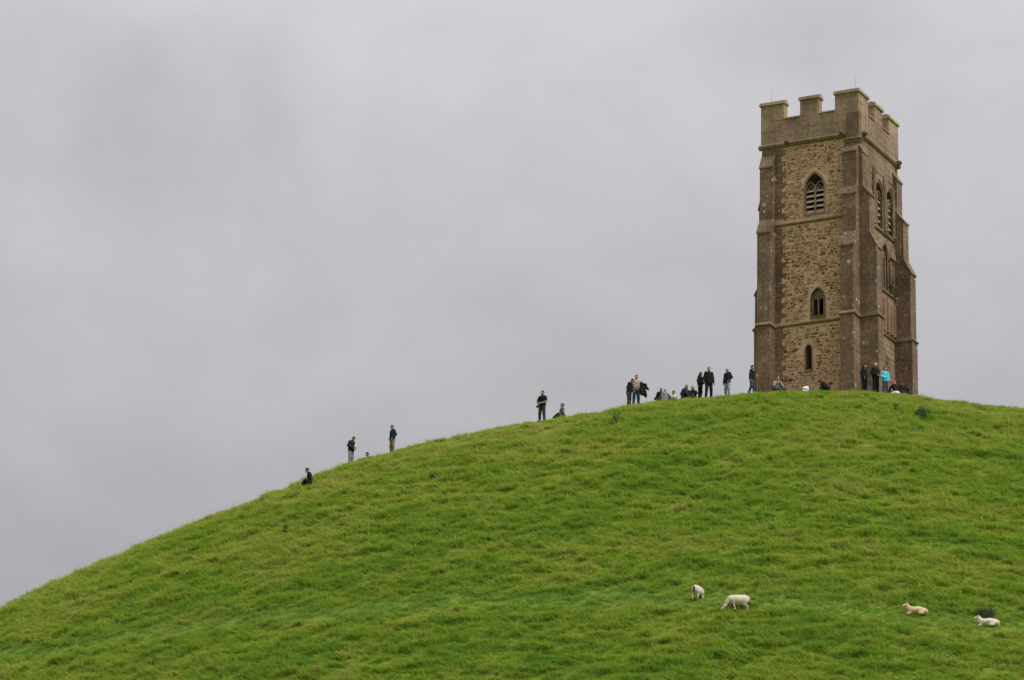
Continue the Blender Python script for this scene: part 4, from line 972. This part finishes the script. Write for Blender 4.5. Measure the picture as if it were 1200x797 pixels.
def sheep(label, x, Y, rz, pose, mat, stain=True, scale=1.0, group='sheep on the hillside'):
    """faces -X in its own frame"""
    z = float(H(x, Y)); root = empty('sheep', (x, Y, z - .02), rz); tag(root, label, 'sheep', group)
    s = scale; E3 = np.eye(3)
    if pose == 'graze':
        by = .56
        fleece = [('ell', A(-.22,0,by+.00), E3, A(.30,.21,.23)), ('ell', A(.02,0,by-.01), E3, A(.37,.24,.25)), ('ell', A(.28,0,by+.01), E3, A(.28,.22,.24)), ('cap', A(-.38,0,by+.02), A(-.52,0,by-.12), .17, .12)]
        bodyp = fleece + [('cap', A(-.51,0,by-.12), A(-.64,0,.24), .11, .085)]
        hx, hz, hdir = -.66, .20, A(-.12, 0, -.11)
        legs = []
        for sy in (1, -1):
            fwd = .06 * sy
            legs += [('cap', A(-.30 - fwd, .10 * sy, by - .12), A(-.27 - fwd, .11 * sy, .25), .075, .042), ('cap', A(-.27 - fwd, .11 * sy, .25), A(-.24 - fwd * 1.8, .11 * sy, .02), .036, .030),
                     ('cap', A(.32, .11 * sy, by - .08), A(.26, .12 * sy, .34), .11, .065), ('cap', A(.26, .12 * sy, .34), A(.38 - fwd, .12 * sy, .24), .055, .038), ('cap', A(.38 - fwd, .12 * sy, .24), A(.36 - fwd, .12 * sy, .02), .036, .030)]
        hooves = [A(-.24 - .108 * sy, .11 * sy, .02) for sy in (1, -1)] + [A(.36 - .06 * sy, .12 * sy, .02) for sy in (1, -1)]
        tail = [('cap', A(.52,0,by+.10), A(.57,0,by-.16), .045, .03)]
    else:
        by = .26; hz = .57; up_ = .0
        fleece = [('ell', A(-.20,0,by), E3, A(.28,.22,.20)), ('ell', A(.06,0,by+.01), E3, A(.36,.26,.22)), ('ell', A(.32,.02,by-.02), E3, A(.27,.24,.20)), ('cap', A(-.34,0,by+.06), A(-.44,0,.42), .18, .13)]
        bodyp = fleece + [('cap', A(-.44,0,.40), A(-.49,0,.54), .12, .085)]
        hx, hdir = -.52, A(-.16, 0, -.05)
        legs = [('cap', A(-.34,.13,.16), A(-.52,.14,.07), .06, .045), ('cap', A(-.52,.14,.07), A(-.36,.17,.05), .04, .035), ('cap', A(-.34,-.13,.16), A(-.50,-.16,.07), .06, .045), ('cap', A(-.50,-.16,.07), A(-.34,-.2,.05), .04, .035),
                ('cap', A(.30,-.2,.16), A(.12,-.27,.08), .10, .06), ('cap', A(.12,-.27,.08), A(.34,-.30,.05), .045, .035)]
        hooves = [A(-.35,.17,.04), A(-.33,-.2,.04), A(.35,-.30,.045)]
        tail = [('cap', A(.56,0,by+.02), A(.60,0,.08), .045, .03)]
    hb = A(hx, 0, hz); hn = hdir / np.linalg.norm(hdir)
    Sc = lambda ps: [(p[0], p[1] * s, p[2] * s, p[3] * s, p[4] * s) if p[0] == 'cap' else (p[0], p[1] * s, p[2], p[3] * s) for p in ps]
    headp = [('cap', hb, hb + hn * .17, .082, .052), ('cap', hb + hn * .15, hb + hn * .20, .05, .042)]
    for sy in (1, -1): headp += [('cap', hb + A(.03, .06 * sy, .05), hb + A(.06, .17 * sy, .045), .028, .020)]
    allp = Sc(bodyp + legs + tail + headp)
    v, f = nets(allp, .021, .045, None, wooln)
    cen = np.array([v[list(q)].mean(0) for q in f]); dh = np.minimum.reduce([prim_d(p, cen) for p in Sc(headp)]); db = np.minimum.reduce([prim_d(p, cen) for p in Sc(bodyp)])
    dl = np.minimum.reduce([prim_d(p, cen) for p in Sc([l for l in legs if max(l[1][2], l[2][2]) < .3])]) if pose == 'graze' else np.full(len(cen), 9.)
    idx = np.where(dh < db - .01, 1, np.where(dl < db, 1, 0))
    if stain:
        dt = np.minimum.reduce([prim_d(p, cen) for p in Sc(tail)]); idx = np.where(dt < np.minimum(db + .012, .045), 2, idx)
    obj('body', mesh('body', v, f, [mat, FACE, DIRT], True, idx), root)
    for hv in hooves:
        v, f = nets([('cap', hv * s + A(0, 0, .0), hv * s + A(-.02, 0, -.005), .034, .032)], .012); obj('hoof', mesh('hoof', v, f, [HOOF], True), root)
    for sy in (1, -1):
        c = (hb + hn * .07 + A(0, .066 * sy, .03)) * s; v = [c + A(*q) * .014 for q in ((1,0,0),(-1,0,0),(0,1,0),(0,-1,0),(0,0,1),(0,0,-1))]
        obj('eye', mesh('eye', v, ((4,0,2),(4,2,1),(4,1,3),(4,3,0),(5,2,0),(5,1,2),(5,3,1),(5,0,3)), [EYE]), root)
    return root
x, Y, _ = hit(865, 716); sheep('white sheep grazing side-on with dark tail stain, head down in the grass', x, Y, R(8), 'graze', WOOL, True, .93)
x, Y, _ = hit(818, 704.5); sheep('white sheep seen from behind, grazing with its dark-stained rump turned', x, Y, R(-112), 'graze', WOOL, True, .86)
x, Y, _ = hit(1074, 721); sheep('cream sheep lying down with head raised, clear of any rushes', x, Y, R(6), 'lie', CREAM, False, .84)
x, Y, _ = hit(1158, 732.5); sheep('white sheep lying low in the grass in front of a dark clump of rushes', x, Y, R(-8), 'lie', WOOL, False, .84).location.z -= .10

# ------------------------------------------------------------------ weeds and shrubs
def leafmat(name, c):
    m = M(name, .7); r = m.new('ShaderNodeAttribute', attribute_name='leaf').outputs['Fac']
    m.color(m.ramp(r, [(0, tuple(q * .55 for q in c)), (1, tuple(min(1, q * 1.5) for q in c))])); return m.m
SHRUB = leafmat('dark_leaves', (.095, .13, .065)); RUSH = leafmat('rush_stems', (.075, .105, .055)); STEM = plain('woody_stem', (.07, .05, .03))
def bush(name, label, cat, px, py, w, h, n, seed, blades=False, mat=None):
    r = np.random.default_rng(seed); x, Y, z = hit(px, py); root = empty(name, (x, Y, z)); tag(root, label, cat)
    v, f, lf = [], [], []
    for i in range(n):
        n0 = len(v); a = r.uniform(0, 6.283)
        if blades:
            b = A(r.normal(0, w * .22), r.normal(0, w * .2), -.03); L = h * r.uniform(.5, 1.0); ln = A(b[0] * .5 + r.normal(0, .1), b[1] * .5 + r.normal(0, .1), 0); sd_ = A(math.cos(a), math.sin(a), 0) * r.uniform(.008, .014)
            m_ = b + A(0, 0, L * .6) + ln * .4; t_ = b + A(0, 0, L) + ln
            v += [b - sd_, b + sd_, m_ + sd_ * .8, m_ - sd_ * .8, t_]; f += [(n0, n0+1, n0+2, n0+3), (n0+3, n0+2, n0+4)]; lf += [r.uniform()] * 5
        else:
            q = r.normal(size=3); q /= np.linalg.norm(q); rr = r.uniform(.35, 1.0)**.5 * (1 + .18 * math.sin(5 * q[0] + 3 * q[2] + seed)); c = A(q[0] * w / 2, q[1] * w / 2, h * .45 + q[2] * h / 2) * A(rr, rr, 1) ; c[2] = h * .45 + q[2] * h / 2 * rr; c[2] = max(c[2], .02)
            d1 = r.normal(size=3); d1 /= np.linalg.norm(d1); d2 = np.cross(d1, q); d2 /= np.linalg.norm(d2) + 1e-6; s_ = r.uniform(.03, .055)
            v += [c - d1 * s_, c + d2 * s_ * .5, c + d1 * s_, c - d2 * s_ * .5]; f += [(n0, n0+1, n0+2, n0+3)]; lf += [r.uniform()] * 4
    me_ = mesh('foliage', v, f, [mat or (RUSH if blades else SHRUB)]); a_ = me_.attributes.new('leaf', 'FLOAT', 'POINT'); a_.data.foreach_set('value', lf); obj('foliage', me_, root)
    for i in range(3 if blades else 6):
        a = r.uniform(0, 6.283); vv, ff = [], []; tip = A(math.cos(a) * w * .3, math.sin(a) * w * .3, h * r.uniform(.6, .85)); tube(vv, ff, [A(0, 0, -.08), tip * .5 + A(0, 0, .04), tip], .012); obj('stem', mesh('stem', vv, ff, [STEM], True), root)
bush('shrub', 'rounded dark green shrub growing near the crest beside the tower', 'shrub', 1082, 490.5, .84, .72, 1100, 1)
bush('thistle', 'small dark thistle clump on the slope below the person in black coat', 'thistle', 723, 497, .62, .66, 480, 2)
bush('weed', 'small dark upright weed below the seated pair by the far buttress', 'weed', 1049.5, 484, .34, .58, 200, 3)
bush('rush_clump', 'dark clump of rushes behind the white sheep lying in the grass', 'rushes', 1155, 724, .75, .55, 550, 4, True)
bush('dock_plant', 'thin brownish dock stalk below the black-clad sitter on the slope', 'weed', 335, 624, .22, .55, 60, 5, True)
bush('dark_tussock', 'small dark nettle tuft on the slope below the person in navy jacket', 'weed', 506, 561, .36, .36, 120, 6)
